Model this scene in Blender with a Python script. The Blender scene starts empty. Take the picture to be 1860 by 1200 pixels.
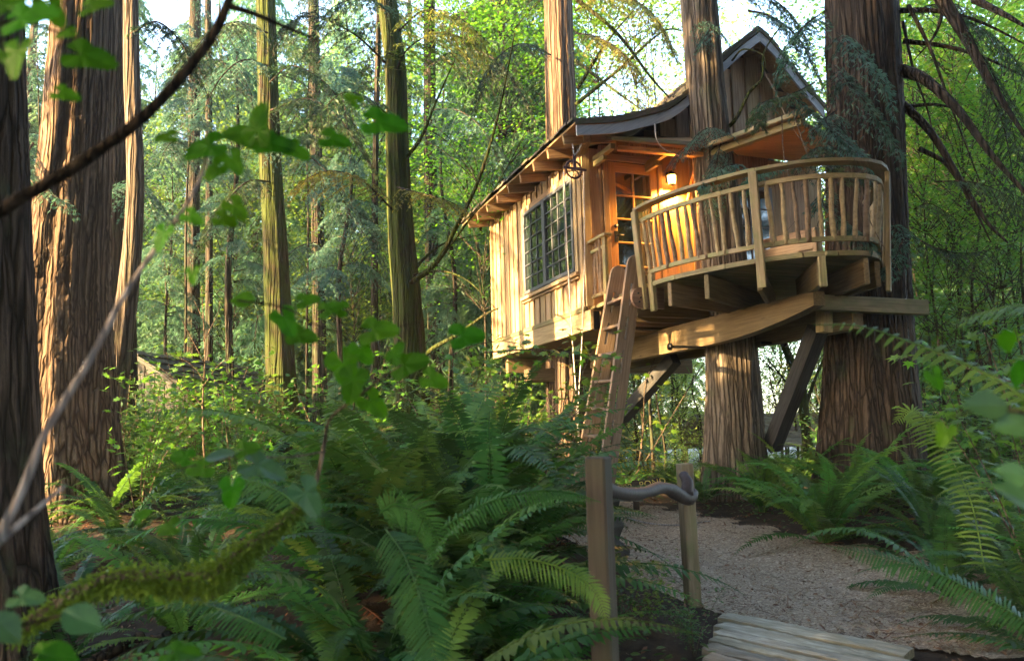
import bpy, math, random
import numpy as np
from mathutils import Vector, Matrix
random.seed(7); np.random.seed(7)
sc = bpy.context.scene
COL = sc.collection
E = 1.30                       # eye height; the floor of the wood lies near z = 0
# ------------------------------------------------------------------ camera, light
F = 1432.3; PITCH = math.radians(7.446); ROLL = math.radians(1.443); TH = math.radians(20.03)
_cp, _sp, _cr, _sr = math.cos(PITCH), math.sin(PITCH), math.cos(ROLL), math.sin(ROLL)
FWD = np.array([0, _cp, _sp]); UP0 = np.array([0, -_sp, _cp]); RT0 = np.array([1., 0, 0])
RT = RT0*_cr - UP0*_sr; UP = UP0*_cr + RT0*_sr
cam = bpy.data.cameras.new('camera'); camo = bpy.data.objects.new('camera', cam); COL.objects.link(camo)
cam.sensor_width = 36; cam.lens = F/1860*36; cam.clip_end = 600; cam.clip_start = 0.05
camo.matrix_world = Matrix(((RT[0], UP[0], -FWD[0], 0), (RT[1], UP[1], -FWD[1], 0), (RT[2], UP[2], -FWD[2], E), (0, 0, 0, 1)))
cam.dof.use_dof = True; cam.dof.focus_distance = 9.0; cam.dof.aperture_fstop = 3.4
sc.camera = camo
SUN = Vector((-0.88, -0.45, 0.30)).normalized()
w = bpy.data.worlds.new('World'); sc.world = w; w.use_nodes = True
nt = w.node_tree; bg = nt.nodes['Background']; sky = nt.nodes.new('ShaderNodeTexSky')
sky.sky_type = 'NISHITA'; sky.sun_disc = False
sky.sun_elevation = math.asin(SUN.z); sky.sun_rotation = math.atan2(SUN.x, SUN.y)
sky.air_density = 1.0; sky.dust_density = 1.5
bg.inputs['Strength'].default_value = 0.15
nt.links.new(sky.outputs[0], bg.inputs[0])
sl = bpy.data.lights.new('sun', 'SUN'); sl.energy = 5.0; sl.angle = math.radians(0.6); sl.color = (1.0, 0.68, 0.32)
so = bpy.data.objects.new('sun', sl); COL.objects.link(so); so.rotation_euler = SUN.to_track_quat('Z', 'Y').to_euler()
so.location = (-6, -2, 8)
sc.view_settings.view_transform = 'Standard'; sc.view_settings.look = 'None'
sc.view_settings.exposure = 3.5; sc.view_settings.gamma = 1; sc.view_settings.use_curve_mapping = False
sc.render.engine = 'CYCLES'
cy = sc.cycles; cy.max_bounces = 6; cy.diffuse_bounces = 3; cy.glossy_bounces = 2; cy.transmission_bounces = 4; cy.transparent_max_bounces = 4
cy.use_denoising = True; cy.sample_clamp_indirect = 6; cy.caustics_reflective = False; cy.caustics_refractive = False

def ray(x, y): return FWD + RT*(x-930)/F - UP*(y-600)/F
def P(x, y, Y):
    d = ray(x, y); d = d*Y/d[1]; return np.array([d[0], d[1], d[2]+E])
def AZ(x, y, z):                                   # z above the eye
    d = ray(x, y); d = d*z/d[2]; return np.array([d[0], d[1], d[2]+E])
C0 = np.array([1.031, 10.601, 0.])
Ld = np.array([-math.sin(TH), math.cos(TH), 0]); Rd = np.array([math.cos(TH), math.sin(TH), 0]); Zd = np.array([0, 0, 1.])
def H(r, l, z): return C0 + Rd*r + Ld*l + Zd*(z+E)  # house frame: r along the front, l along the left wall
def sstep(a, b, x):
    t = np.clip((x-a)/(b-a), 0, 1); return t*t*(3-2*t)
def T(x, y):                                       # terrain height
    x = np.asarray(x, float); y = np.asarray(y, float)
    z = -1.30 + 0.42*sstep(5.2, 10.8, y)
    z = z + 0.66*np.exp(-((x+.8)/1.5)**2 - ((y-6.2)/2.2)**2)
    z = z + 0.25*np.exp(-((x+4.5)/2.0)**2 - ((y-9)/3.0)**2)
    z = z - 0.18*np.exp(-((x-0.2)/0.7)**2 - ((y-3.6)/1.0)**2)
    z = z + 0.22*np.exp(-((x-4.2)/1.0)**2 - ((y-7.2)/1.6)**2)
    z = z + 0.03*np.sin(x*1.7+.4)*np.sin(y*1.3) - 0.25*sstep(14, 24, y) + 0.02*np.sin(x*4.1+y*2.2)
    return z + E

# ------------------------------------------------------------------ materials
def new_mat(name):
    m = bpy.data.materials.new(name); m.use_nodes = True
    n = m.node_tree.nodes; l = m.node_tree.links
    return m, n, l, n['Principled BSDF']
def coords(n, l, scale, kind='Object', rnd=True):
    tc = n.new('ShaderNodeTexCoord'); mp = n.new('ShaderNodeMapping'); mp.inputs['Scale'].default_value = scale
    l.new(tc.outputs[kind], mp.inputs['Vector'])
    if rnd:
        oi = n.new('ShaderNodeObjectInfo'); mu = n.new('ShaderNodeMath'); mu.operation = 'MULTIPLY'; mu.inputs[1].default_value = 37.0
        l.new(oi.outputs['Random'], mu.inputs[0]); l.new(mu.outputs[0], mp.inputs['Location'])
    return mp.outputs['Vector']
def noise(n, l, vec, scale, detail=5, rough=.6):
    t = n.new('ShaderNodeTexNoise'); t.inputs['Scale'].default_value = scale; t.inputs['Detail'].default_value = detail
    t.inputs['Roughness'].default_value = rough; l.new(vec, t.inputs['Vector']); return t.outputs['Fac']
def ramp(n, l, fac, stops):
    r = n.new('ShaderNodeValToRGB'); cr = r.color_ramp
    while len(cr.elements) < len(stops): cr.elements.new(0.5)
    for e, (p, c) in zip(cr.elements, stops): e.position = p; e.color = (*c, 1)
    l.new(fac, r.inputs['Fac']); return r.outputs['Color']
def mix(n, l, fac, a, b, mode='MIX'):
    m = n.new('ShaderNodeMix'); m.data_type = 'RGBA'; m.blend_type = mode
    for v, i in ((fac, 0), (a, 6), (b, 7)):
        if hasattr(v, 'is_linked') or hasattr(v, 'links'): l.new(v, m.inputs[i])
        else: m.inputs[i].default_value = v if i == 0 else (*v, 1)
    return m.outputs[2]
def bump(n, l, h, b, strength=.4, dist=.01):
    k = n.new('ShaderNodeBump'); k.inputs['Strength'].default_value = strength; k.inputs['Distance'].default_value = dist
    l.new(h, k.inputs['Height']); l.new(k.outputs[0], b.inputs['Normal'])
def hsv_rand(n, l, col, dv=.35, dh=.02):
    oi = n.new('ShaderNodeObjectInfo'); h = n.new('ShaderNodeHueSaturation')
    mr = n.new('ShaderNodeMapRange'); mr.inputs['To Min'].default_value = 1-dv; mr.inputs['To Max'].default_value = 1+dv
    l.new(oi.outputs['Random'], mr.inputs['Value']); l.new(mr.outputs[0], h.inputs['Value'])
    m2 = n.new('ShaderNodeMath'); m2.operation = 'MULTIPLY'; m2.inputs[1].default_value = 7.31; l.new(oi.outputs['Random'], m2.inputs[0])
    m3 = n.new('ShaderNodeMath'); m3.operation = 'FRACT'; l.new(m2.outputs[0], m3.inputs[0])
    m4 = n.new('ShaderNodeMapRange'); m4.inputs['To Min'].default_value = .5-dh; m4.inputs['To Max'].default_value = .5+dh
    l.new(m3.outputs[0], m4.inputs['Value']); l.new(m4.outputs[0], h.inputs['Hue'])
    l.new(col, h.inputs['Color']); return h.outputs['Color']
def wood(name, dark, light, moss=None, rough=.65, wear=0.3, dv=.22):
    m, n, l, b = new_mat(name)
    v = coords(n, l, (1.1, 22, 22)); g = noise(n, l, v, 2.2, 6, .65)
    v2 = coords(n, l, (1, 3, 3)); g2 = noise(n, l, v2, 1.3, 3)
    c = ramp(n, l, g, [(.3, dark), (.62, light)])
    c = mix(n, l, ramp(n, l, g2, [(.35, (0, 0, 0)), (.75, (wear,)*3)]), c, tuple(x*.45 for x in dark))
    v3 = coords(n, l, (2.2, 7, 7)); vo = n.new('ShaderNodeTexVoronoi'); vo.inputs['Scale'].default_value = .9; l.new(v3, vo.inputs['Vector'])
    c = mix(n, l, ramp(n, l, vo.outputs['Distance'], [(.0, (.85,)*3), (.11, (0, 0, 0))]), c, tuple(x*.3 for x in dark))
    if moss:
        vm = coords(n, l, (3, 6, 6)); gm = noise(n, l, vm, 2, 5)
        c = mix(n, l, ramp(n, l, gm, [(.4, (0, 0, 0)), (.7, (.75,)*3)]), c, moss)
    c = hsv_rand(n, l, c, dv, .012); l.new(c, b.inputs['Base Color']); b.inputs['Roughness'].default_value = rough
    b.inputs['Specular IOR Level'].default_value = .3
    bump(n, l, g, b, .55, .004); return m
def bark(name, dark, light, moss=None, mossamt=.5, vs=11):
    m, n, l, b = new_mat(name)
    v = coords(n, l, (vs*2.4, vs*2.4, .7)); g = noise(n, l, v, 2.0, 9, .75)
    wv = coords(n, l, (1.2, 1.2, .5)); wn = n.new('ShaderNodeTexNoise'); wn.inputs['Scale'].default_value = 3; l.new(wv, wn.inputs['Vector'])
    v4 = coords(n, l, (vs, vs, .20)); add = n.new('ShaderNodeMix'); add.data_type = 'RGBA'; add.blend_type = 'LINEAR_LIGHT'; add.inputs[0].default_value = .35
    l.new(v4, add.inputs[6]); l.new(wn.outputs['Color'], add.inputs[7])
    vo = n.new('ShaderNodeTexVoronoi'); vo.feature = 'DISTANCE_TO_EDGE'; vo.inputs['Scale'].default_value = 1.5; l.new(add.outputs[2], vo.inputs['Vector'])
    fis = ramp(n, l, vo.outputs['Distance'], [(.0, (0, 0, 0)), (.22, (1, 1, 1))])
    v2 = coords(n, l, (2, 2, .8)); g2 = noise(n, l, v2, 2.5, 5)
    c = ramp(n, l, g, [(.34, tuple(x*.7 for x in dark)), (.5, tuple((a+q)/2 for a, q in zip(dark, light))), (.64, light)])
    c = mix(n, l, fis, tuple(x*.38 for x in dark), c)
    c = mix(n, l, ramp(n, l, g2, [(.3, (.5,)*3), (.7, (0, 0, 0))]), c, dark)
    if moss:
        v3 = coords(n, l, (1.6, 1.6, .9)); g3 = noise(n, l, v3, 3.0, 6)
        c = mix(n, l, ramp(n, l, g3, [(.62-mossamt*.4, (0, 0, 0)), (.78-mossamt*.3, (.9, .9, .9))]), c, moss)
    l.new(c, b.inputs['Base Color']); b.inputs['Roughness'].default_value = .92; b.inputs['Specular IOR Level'].default_value = .12
    mh = n.new('ShaderNodeMath'); mh.operation = 'MULTIPLY_ADD'; mh.inputs[1].default_value = .45; l.new(g, mh.inputs[0]); l.new(fis, mh.inputs[2])
    bump(n, l, mh.outputs[0], b, 1.0, .022); return m
def leafmat(name, c1, c2, trans=.45, gloss=.35, dv=.3, dh=.02, rough=.45):
    m = bpy.data.materials.new(name); m.use_nodes = True; n = m.node_tree.nodes; l = m.node_tree.links
    b = n['Principled BSDF']; out = n['Material Output']
    v = coords(n, l, (1, 1, 1)); g = noise(n, l, v, 2.3, 6, .75)
    c = ramp(n, l, g, [(.36, c1), (.64, c2)]); c = hsv_rand(n, l, c, dv, dh)
    l.new(c, b.inputs['Base Color']); b.inputs['Roughness'].default_value = rough; b.inputs['Specular IOR Level'].default_value = gloss
    t = n.new('ShaderNodeBsdfTranslucent')
    h = n.new('ShaderNodeHueSaturation'); h.inputs['Value'].default_value = 1.5; h.inputs['Hue'].default_value = .485; h.inputs['Saturation'].default_value = 1.08
    l.new(c, h.inputs['Color']); l.new(h.outputs[0], t.inputs['Color'])
    ms = n.new('ShaderNodeMixShader'); ms.inputs[0].default_value = trans
    l.new(b.outputs[0], ms.inputs[1]); l.new(t.outputs[0], ms.inputs[2]); l.new(ms.outputs[0], out.inputs['Surface']); return m
def plain(name, col, rough=.5, metal=0., spec=.5, nz=0):
    m, n, l, b = new_mat(name)
    if nz:
        v = coords(n, l, (1, 1, 1)); g = noise(n, l, v, nz, 6)
        c = ramp(n, l, g, [(.3, tuple(x*.55 for x in col)), (.7, tuple(min(1, x*1.3) for x in col))]); l.new(c, b.inputs['Base Color'])
        bump(n, l, g, b, .4, .005)
    else: b.inputs['Base Color'].default_value = (*col, 1)
    b.inputs['Roughness'].default_value = rough; b.inputs['Metallic'].default_value = metal; b.inputs['Specular IOR Level'].default_value = spec
    return m
M = {}
M['siding'] = wood('cedar_siding', (.22, .132, .068), (.47, .325, .185))
M['siding_brown'] = wood('brown_siding', (.18, .102, .052), (.35, .225, .12))
M['beam'] = wood('timber_beam', (.095, .065, .030), (.215, .150, .075))
M['deck'] = wood('mossy_deck_wood', (.15, .105, .048), (.32, .245, .125), (.13, .14, .045))
M['rail'] = wood('railing_wood', (.19, .135, .065), (.37, .28, .15), (.16, .17, .06))
M['ladder'] = wood('weathered_ladder_wood', (.16, .095, .06), (.30, .20, .135), None, .55)
M['ladder_rung'] = wood('dark_ladder_tread', (.09, .055, .035), (.19, .13, .09), None, .6)  # darker wood than the side rails
M['door'] = wood('varnished_door_wood', (.30, .15, .05), (.47, .26, .10), None, .35, .15)
M['grey_plank'] = wood('grey_walkway_wood', (.17, .135, .092), (.52, .45, .34), (.20, .165, .105), .85, .7)
M['post'] = wood('post_wood', (.10, .075, .045), (.22, .17, .11), (.10, .11, .05), .75, .5)
M['post_grey'] = wood('grey_post_wood', (.03, .021, .013), (.075, .057, .040), (.04, .04, .022), .75, .5)
M['fascia'] = wood('grey_painted_fascia', (.24, .25, .28), (.36, .37, .41), None, .6, .25, .05)
M['char'] = wood('charred_brace_wood', (.012, .012, .013), (.045, .043, .042), None, .7)
M['shedwood'] = wood('old_shed_wood', (.022, .018, .015), (.06, .05, .042), (.03, .035, .018))
M['stick1'] = plain('baluster_bark', (.19, .125, .08), .8, 0, .3, 16)
M['stick2'] = plain('peeled_baluster', (.34, .25, .14), .7, 0, .3, 14)
M['rafter'] = wood('rafter_wood', (.19, .11, .055), (.36, .235, .125))
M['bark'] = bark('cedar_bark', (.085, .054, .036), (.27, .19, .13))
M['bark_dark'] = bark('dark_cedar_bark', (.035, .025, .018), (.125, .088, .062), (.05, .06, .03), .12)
M['bark_grey'] = bark('grey_cedar_bark', (.105, .08, .06), (.30, .24, .18), (.13, .13, .08), .15)
M['bark_moss'] = bark('mossy_bark', (.035, .026, .016), (.10, .072, .045), (.045, .062, .012), .75)
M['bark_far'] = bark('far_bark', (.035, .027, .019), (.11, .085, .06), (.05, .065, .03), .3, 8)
M['twig'] = bark('dry_twig_bark', (.14, .10, .07), (.30, .23, .16), None, 0, 30)
M['twig_dark'] = bark('dark_twig_bark', (.02, .014, .010), (.055, .04, .03), None, 0, 30)
M['twig_pale'] = bark('pale_twig_bark', (.36, .31, .30), (.55, .49, .46), None, 0, 30)
M['rail_branch'] = plain('peeled_rail_branch', (.04, .028, .029), .6, 0, .3, 26)
M['branch_moss'] = leafmat('branch_moss', (.07, .11, .012), (.16, .205, .024), .2, .1, .1)
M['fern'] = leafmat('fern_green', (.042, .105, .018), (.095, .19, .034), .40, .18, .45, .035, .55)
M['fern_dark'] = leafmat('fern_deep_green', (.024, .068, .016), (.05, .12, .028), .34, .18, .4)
M['fern_dead'] = leafmat('dead_fern', (.10, .05, .022), (.20, .11, .05), .3, .1, .3)
M['fern_gold'] = leafmat('gold_fern', (.30, .22, .03), (.45, .33, .05), .5, .1, .3)
M['cedar'] = leafmat('cedar_foliage', (.022, .055, .026), (.060, .105, .036), .35, .3, .35, .025)
M['cedar_blue'] = leafmat('blue_cedar_foliage', (.040, .095, .070), (.085, .165, .105), .35, .3, .3)
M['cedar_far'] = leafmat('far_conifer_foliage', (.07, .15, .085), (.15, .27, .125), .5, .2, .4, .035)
M['cedar_sunlit'] = leafmat('sunlit_cedar_foliage', (.09, .12, .02), (.24, .23, .045), .45, .3, .25)  # golden sunlight on the sprays painted into the leaf colour
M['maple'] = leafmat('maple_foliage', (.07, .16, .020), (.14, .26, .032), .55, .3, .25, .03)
M['maple_dk'] = leafmat('deep_maple_foliage', (.06, .145, .022), (.11, .22, .035), .5, .35, .25, .03)  # slightly deeper green maple variant
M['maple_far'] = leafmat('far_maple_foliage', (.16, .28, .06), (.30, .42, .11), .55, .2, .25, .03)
M['shrub'] = leafmat('shrub_foliage', (.030, .085, .026), (.085, .165, .034), .4, .5, .35, .03)
M['bigleaf'] = leafmat('large_leaf', (.022, .095, .006), (.04, .14, .010), .6, .12, .15, .015)
M['bigleaf_cool'] = leafmat('cool_large_leaf', (.022, .07, .022), (.04, .105, .034), .35, .5, .15, .015)
M['yellow'] = leafmat('yellow_leaf', (.40, .33, .03), (.55, .45, .05), .5, .2, .2)
M['chip'] = leafmat('pale_chip', (.28, .20, .12), (.55, .44, .29), .1, .1, .3, .01)
M['litter'] = leafmat('leaf_litter', (.10, .055, .028), (.30, .19, .10), .1, .1, .4, .02)
M['stone'] = plain('bench_stone', (.085, .08, .075), .85, 0, .3, 14)
M['stone_top'] = plain('bench_slab_stone', (.17, .175, .165), .8, 0, .3, 10)
M['iron'] = plain('black_iron', (.015, .015, .017), .4, .6, .5)
M['pulley'] = plain('purple_painted_iron', (.085, .045, .062), .45, .3, .5, 20)
M['steel'] = plain('galvanised_steel', (.45, .46, .47), .35, .9, .5)
M['frame'] = plain('grey_window_frame', (.075, .082, .098), .45, 0, .5)
M['rope'] = plain('hemp_rope', (.50, .44, .40), .9, 0, .2, 60)
M['shingle'] = wood('cedar_shingle', (.055, .042, .034), (.16, .125, .10), (.08, .095, .03), .85, .6)
M['shingle_grey'] = wood('grey_shingle', (.12, .10, .10), (.30, .26, .25), (.16, .14, .12), .85, .6)
M['sign'] = plain('brown_sign_board', (.055, .035, .022), .7, 0, .3, 8)
M['letter'] = plain('yellow_lettering', (.62, .48, .10), .6)
M['inside'] = plain('dark_interior', (.04, .028, .02), .9)
M['ply'] = wood('floor_plywood', (.16, .10, .055), (.27, .18, .10), None, .8, .3)
M['paleb'] = plain('pale_building_wall', (.62, .60, .56), .8, 0, .3, 1.5)
M['carp'] = plain('silver_green_car_paint', (.20, .27, .29), .25, .5, .5)
M['tyre'] = plain('tyre_rubber', (.02, .02, .02), .85)
def glass(name, tint):
    m, n, l, b = new_mat(name)
    b.inputs['Base Color'].default_value = (*tint, 1); b.inputs['Roughness'].default_value = .04
    b.inputs['Specular IOR Level'].default_value = 1.0; b.inputs['IOR'].default_value = 1.9
    v = coords(n, l, (1, 1, 1)); g = noise(n, l, v, 3.0, 2); bump(n, l, g, b, .12, .01); return m
M['glass'] = glass('window_glass', (.012, .02, .018))
m, n, l, b = new_mat('lantern_glass'); b.inputs['Emission Color'].default_value = (1, .50, .10, 1); b.inputs['Emission Strength'].default_value = 1.7
b.inputs['Base Color'].default_value = (.9, .6, .25, 1); M['lamp'] = m
def soil(name, cols, sc1=5, chips=True):
    m, n, l, b = new_mat(name)
    v = coords(n, l, (1, 1, 1), 'Object', False); g = noise(n, l, v, sc1, 8, .75); g2 = noise(n, l, v, .6, 4)
    c = ramp(n, l, g, [(.3, cols[0]), (.5, cols[1]), (.72, cols[2])])
    c = mix(n, l, ramp(n, l, g2, [(.35, (.5,)*3), (.65, (0, 0, 0))]), c, tuple(x*.7 for x in cols[0]))
    if chips:
        vo = n.new('ShaderNodeTexVoronoi'); vo.inputs['Scale'].default_value = 60; vo.inputs['Randomness'].default_value = 1
        mp = coords(n, l, (1, 2.2, 1), 'Object', False); l.new(mp, vo.inputs['Vector'])
        c2 = ramp(n, l, vo.outputs['Color'], [(.2, tuple(x*.55 for x in cols[1])), (.6, cols[1]), (.85, tuple(min(1, x*1.5) for x in cols[2]))])
        c = mix(n, l, .6, c, c2)
    l.new(c, b.inputs['Base Color']); b.inputs['Roughness'].default_value = .95; b.inputs['Specular IOR Level'].default_value = .15
    g3 = noise(n, l, v, 45, 6, .7); bump(n, l, g3, b, .8, .02); return m
M['soil'] = soil('forest_soil', [(.022, .015, .010), (.055, .036, .024), (.10, .07, .045)], 7, False)
M['path'] = soil('woodchip_path', [(.21, .15, .10), (.37, .275, .19), (.52, .42, .31)], 9)
M['gravel'] = soil('pale_gravel', [(.30, .28, .25), (.42, .40, .36), (.55, .52, .48)], 6, False)

# ------------------------------------------------------------------ mesh helpers
def mk_mesh(name, V, Q=None, Tr=None, smooth=False):
    V = np.asarray(V, np.float32).reshape(-1, 3)
    Q = np.zeros((0, 4), np.int32) if Q is None else np.asarray(Q, np.int32).reshape(-1, 4)
    Tr = np.zeros((0, 3), np.int32) if Tr is None else np.asarray(Tr, np.int32).reshape(-1, 3)
    me = bpy.data.meshes.new(name); nl = Q.size+Tr.size
    me.vertices.add(len(V)); me.vertices.foreach_set('co', V.ravel())
    me.loops.add(nl); me.loops.foreach_set('vertex_index', np.concatenate([Q.ravel(), Tr.ravel()]).astype(np.int32))
    me.polygons.add(len(Q)+len(Tr))
    st = np.concatenate([np.arange(len(Q))*4, len(Q)*4+np.arange(len(Tr))*3]).astype(np.int32)
    me.polygons.foreach_set('loop_start', st)
    me.polygons.foreach_set('use_smooth', np.full(len(Q)+len(Tr), bool(smooth)))
    me.update(calc_edges=True); return me
class Geo:
    def __init__(s): s.V = []; s.Q = []; s.T = []; s.n = 0
    def add(s, V, Q=None, Tr=None):
        V = np.asarray(V, float).reshape(-1, 3)
        if Q is not None and len(Q): s.Q.append(np.asarray(Q)+s.n)
        if Tr is not None and len(Tr): s.T.append(np.asarray(Tr)+s.n)
        s.V.append(V); s.n += len(V); return s
    def mesh(s, name, smooth=False):
        return mk_mesh(name, np.concatenate(s.V), np.concatenate(s.Q) if s.Q else None, np.concatenate(s.T) if s.T else None, smooth)
WM = {}
def empty(name, loc, parent=None, M4=None):
    o = bpy.data.objects.new(name, None); COL.objects.link(o); o.empty_display_size = .1
    m = M4 if M4 is not None else Matrix.Translation(Vector(loc)); put(o, m, parent); return o
def put(o, m, parent=None):
    WM[o.name] = m.copy()
    if parent is not None: o.parent = parent; o.matrix_basis = WM[parent.name].inverted() @ m
    else: o.matrix_basis = m
def obj(name, me, mat, parent=None, M4=None, link=True):
    o = bpy.data.objects.new(name, me); COL.objects.link(o)
    if mat is not None and not me.materials: me.materials.append(mat)
    put(o, M4 if M4 is not None else Matrix.Identity(4), parent); return o
def tag(o, label=None, cat=None, group=None, kind=None):
    if label: o['label'] = label
    if cat: o['category'] = cat
    if group: o['group'] = group
    if kind: o['kind'] = kind
    return o
def frame(origin, x, zhint):
    x = Vector(x).normalized(); z = Vector(zhint); z = (z - x*z.dot(x))
    if z.length < 1e-5: z = Vector((0, 1, 0)) - x*x.y
    z.normalize(); y = z.cross(x)
    return Matrix(((x.x, y.x, z.x, origin[0]), (x.y, y.y, z.y, origin[1]), (x.z, y.z, z.z, origin[2]), (0, 0, 0, 1)))
_bx = {}
def boxmesh(l, w, t, ch=None):
    key = (round(l, 3), round(w, 3), round(t, 3))
    if key in _bx: return _bx[key]
    ch = min(.006, .2*min(w, t)) if ch is None else ch
    V = []; Q = []; 
    a = np.array([l/2, w/2, t/2])
    # chamfered box: 24 verts
    idx = {}
    for sx in (-1, 1):
        for sy in (-1, 1):
            for sz in (-1, 1):
                s = np.array([sx, sy, sz])
                for ax in range(3):
                    v = s*(a-ch); v[ax] = s[ax]*a[ax]; idx[(sx, sy, sz, ax)] = len(V); V.append(v)
    for ax in range(3):
        o1, o2 = [k for k in range(3) if k != ax]
        for s in (-1, 1):
            f = []
            for p, q in ((-1, -1), (1, -1), (1, 1), (-1, 1)):
                k = [0, 0, 0]; k[ax] = s; k[o1] = p; k[o2] = q; f.append(idx[(*k, ax)])
            flip = (s < 0) ^ (ax == 1)
            Q.append(f[::-1] if flip else f)
    Tr = []
    for e in range(3):   # edges along axis e
        a1, a2 = [k for k in range(3) if k != e]
        for s1 in (-1, 1):
            for s2 in (-1, 1):
                f = []
                for se, ax in ((-1, a1), (1, a1), (1, a2), (-1, a2)):
                    k = [0, 0, 0]; k[e] = se; k[a1] = s1; k[a2] = s2; f.append(idx[(*k, ax)])
                c = np.mean([V[i] for i in f], 0); nn = np.cross(V[f[1]]-V[f[0]], V[f[2]]-V[f[0]])
                Q.append(f if nn@c > 0 else f[::-1])
    for sx in (-1, 1):
        for sy in (-1, 1):
            for sz in (-1, 1):
                f = [idx[(sx, sy, sz, k)] for k in range(3)]
                c = np.mean([V[i] for i in f], 0); nn = np.cross(V[f[1]]-V[f[0]], V[f[2]]-V[f[0]])
                Tr.append(f if nn@c > 0 else f[::-1])
    me = mk_mesh('box', V, Q, Tr); _bx[key] = me; return me
def local_obj(name, V, Q, mat, par, o, xd, zd):
    Mb = frame(o, xd, zd); Mi = np.array(Mb.inverted()); V = np.asarray(V, float); V = V@Mi[:3, :3].T+Mi[:3, 3]
    return obj(name, mk_mesh(name, V, Q), mat, par, Mb)
def plank(name, parent, p0, p1, w, t, nrm, mat, ch=None):
    p0 = np.asarray(p0, float); p1 = np.asarray(p1, float); d = p1-p0
    me = boxmesh(float(np.linalg.norm(d)), w, t, ch); me = me.copy() if me.materials and me.materials[0] != mat else me
    return obj(name, me, mat, parent, frame((p0+p1)/2, d, nrm))
def smooth_path(pts, n):
    p = np.asarray(pts, float)
    if len(p) < 3:
        t = np.linspace(0, 1, n)[:, None]; return p[0]*(1-t)+p[-1]*t
    q = np.vstack([2*p[0]-p[1], p, 2*p[-1]-p[-2]]); out = []
    for u in np.linspace(0, len(p)-1-1e-6, n):
        i = int(u); t = u-i; a, b, c, d = q[i:i+4]
        out.append(.5*((2*b)+(-a+c)*t+(2*a-5*b+4*c-d)*t*t+(-a+3*b-3*c+d)*t**3))
    return np.array(out)
def tube(pts, rad, seg=8, wob=0, rng=None, cap=True):
    pts = np.asarray(pts, float); n = len(pts); rad = np.ones(n)*rad if np.isscalar(rad) else np.asarray(rad)
    tg = np.gradient(pts, axis=0); tg /= np.linalg.norm(tg, axis=1)[:, None]+1e-9
    u = np.cross(tg[0], [0, 0, 1.]); u = u if np.linalg.norm(u) > .1 else np.cross(tg[0], [1., 0, 0]); u /= np.linalg.norm(u)
    th = np.arange(seg)/seg*2*math.pi; V = []
    for i in range(n):
        u = u - tg[i]*(u@tg[i]); u /= np.linalg.norm(u); v = np.cross(tg[i], u)
        r = rad[i]*(1+(wob*rng.standard_normal(seg) if wob else 0))
        V.append(pts[i]+(np.cos(th)*r)[:, None]*u+(np.sin(th)*r)[:, None]*v)
    V = np.concatenate(V); i = np.arange(n-1)[:, None]*seg; j = np.arange(seg); k = (j+1) % seg
    Q = np.stack([i+j, i+k, i+seg+k, i+seg+j], -1).reshape(-1, 4); Tr = []
    if cap:
        V = np.vstack([V, pts[0], pts[-1]]); a = len(V)-2
        Tr = [[a, k[x], j[x]] for x in range(seg)]+[[a+1, (n-1)*seg+j[x], (n-1)*seg+k[x]] for x in range(seg)]
    return V, Q, Tr
def scatter(tv, tf, pos, X, Y, Z, s):
    """copies of a template leaf: pos (n,3), frames X,Y,Z (n,3), scale (n,)"""
    tv = np.asarray(tv, float); n = len(pos); s = np.asarray(s).reshape(-1, 1, 1)
    V = pos[:, None, :]+s*(tv[None, :, 0:1]*X[:, None, :]+tv[None, :, 1:2]*Y[:, None, :]+tv[None, :, 2:3]*Z[:, None, :])
    Fa = (np.asarray(tf)[None]+np.arange(n)[:, None, None]*len(tv)).reshape(-1, np.asarray(tf).shape[1])
    return V.reshape(-1, 3), Fa
def norm(a): return a/(np.linalg.norm(a, axis=-1, keepdims=True)+1e-9)
def frames(X, Zh):
    X = norm(X); Y = norm(np.cross(Zh, X)); Z = np.cross(X, Y); return X, Y, Z
# leaf templates (x forward)
LEAF = (np.array([[0, 0, 0], [.3, .2, .03], [.65, .17, .02], [1, 0, -.08], [.65, -.17, .02], [.3, -.2, .03]]), np.array([[0, 5, 4], [0, 4, 3], [0, 3, 2], [0, 2, 1]]))
_m = []
for k, (an, r) in enumerate([(180, .12), (140, .38), (110, .25), (88, .62), (62, .36), (42, .80), (22, .45), (0, 1.0), (-22, .45), (-42, .80), (-62, .36), (-88, .62), (-110, .25), (-140, .38)]):
    a = math.radians(an); _m.append([.15+r*.62*math.cos(a), r*.62*math.sin(a), -.10*r*r])
MAPLE = (np.array([[.15, 0, .02]]+_m), np.array([[0, 1+k, 1+(k+1) % 14] for k in range(14)])[:, ::-1])
SPRAY_V = [[0, 0, 0]]; SPRAY_T = []
for an, r in ((0, 1.0), (28, .72), (-28, .72), (52, .5), (-52, .5)):       # feathery spray of narrow fingers
    a = math.radians(an); d = np.array([math.cos(a), math.sin(a), 0]); q = np.array([-d[1], d[0], 0]); o = np.array([.28*(1-abs(an)/60), 0, 0]) if an else np.zeros(3)
    b0 = len(SPRAY_V); SPRAY_V += [list(o), list(o+d*r*.5+q*.07), list(o+d*r+np.array([0, 0, -.18*r])), list(o+d*r*.5-q*.07)]
    SPRAY_T += [[b0, b0+1, b0+2], [b0, b0+2, b0+3]]
SPRAY = (np.array(SPRAY_V), np.array(SPRAY_T))
TUFT = (np.array([[0, 0, 0], [.45, .16, 0], [1, .04, -.2], [.5, -.13, 0], [.35, .33, -.02], [.85, .5, -.2], [.3, -.3, -.02], [.8, -.48, -.2]]),
        np.array([[0, 1, 2], [0, 2, 3], [0, 4, 5], [0, 6, 7]]))

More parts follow.
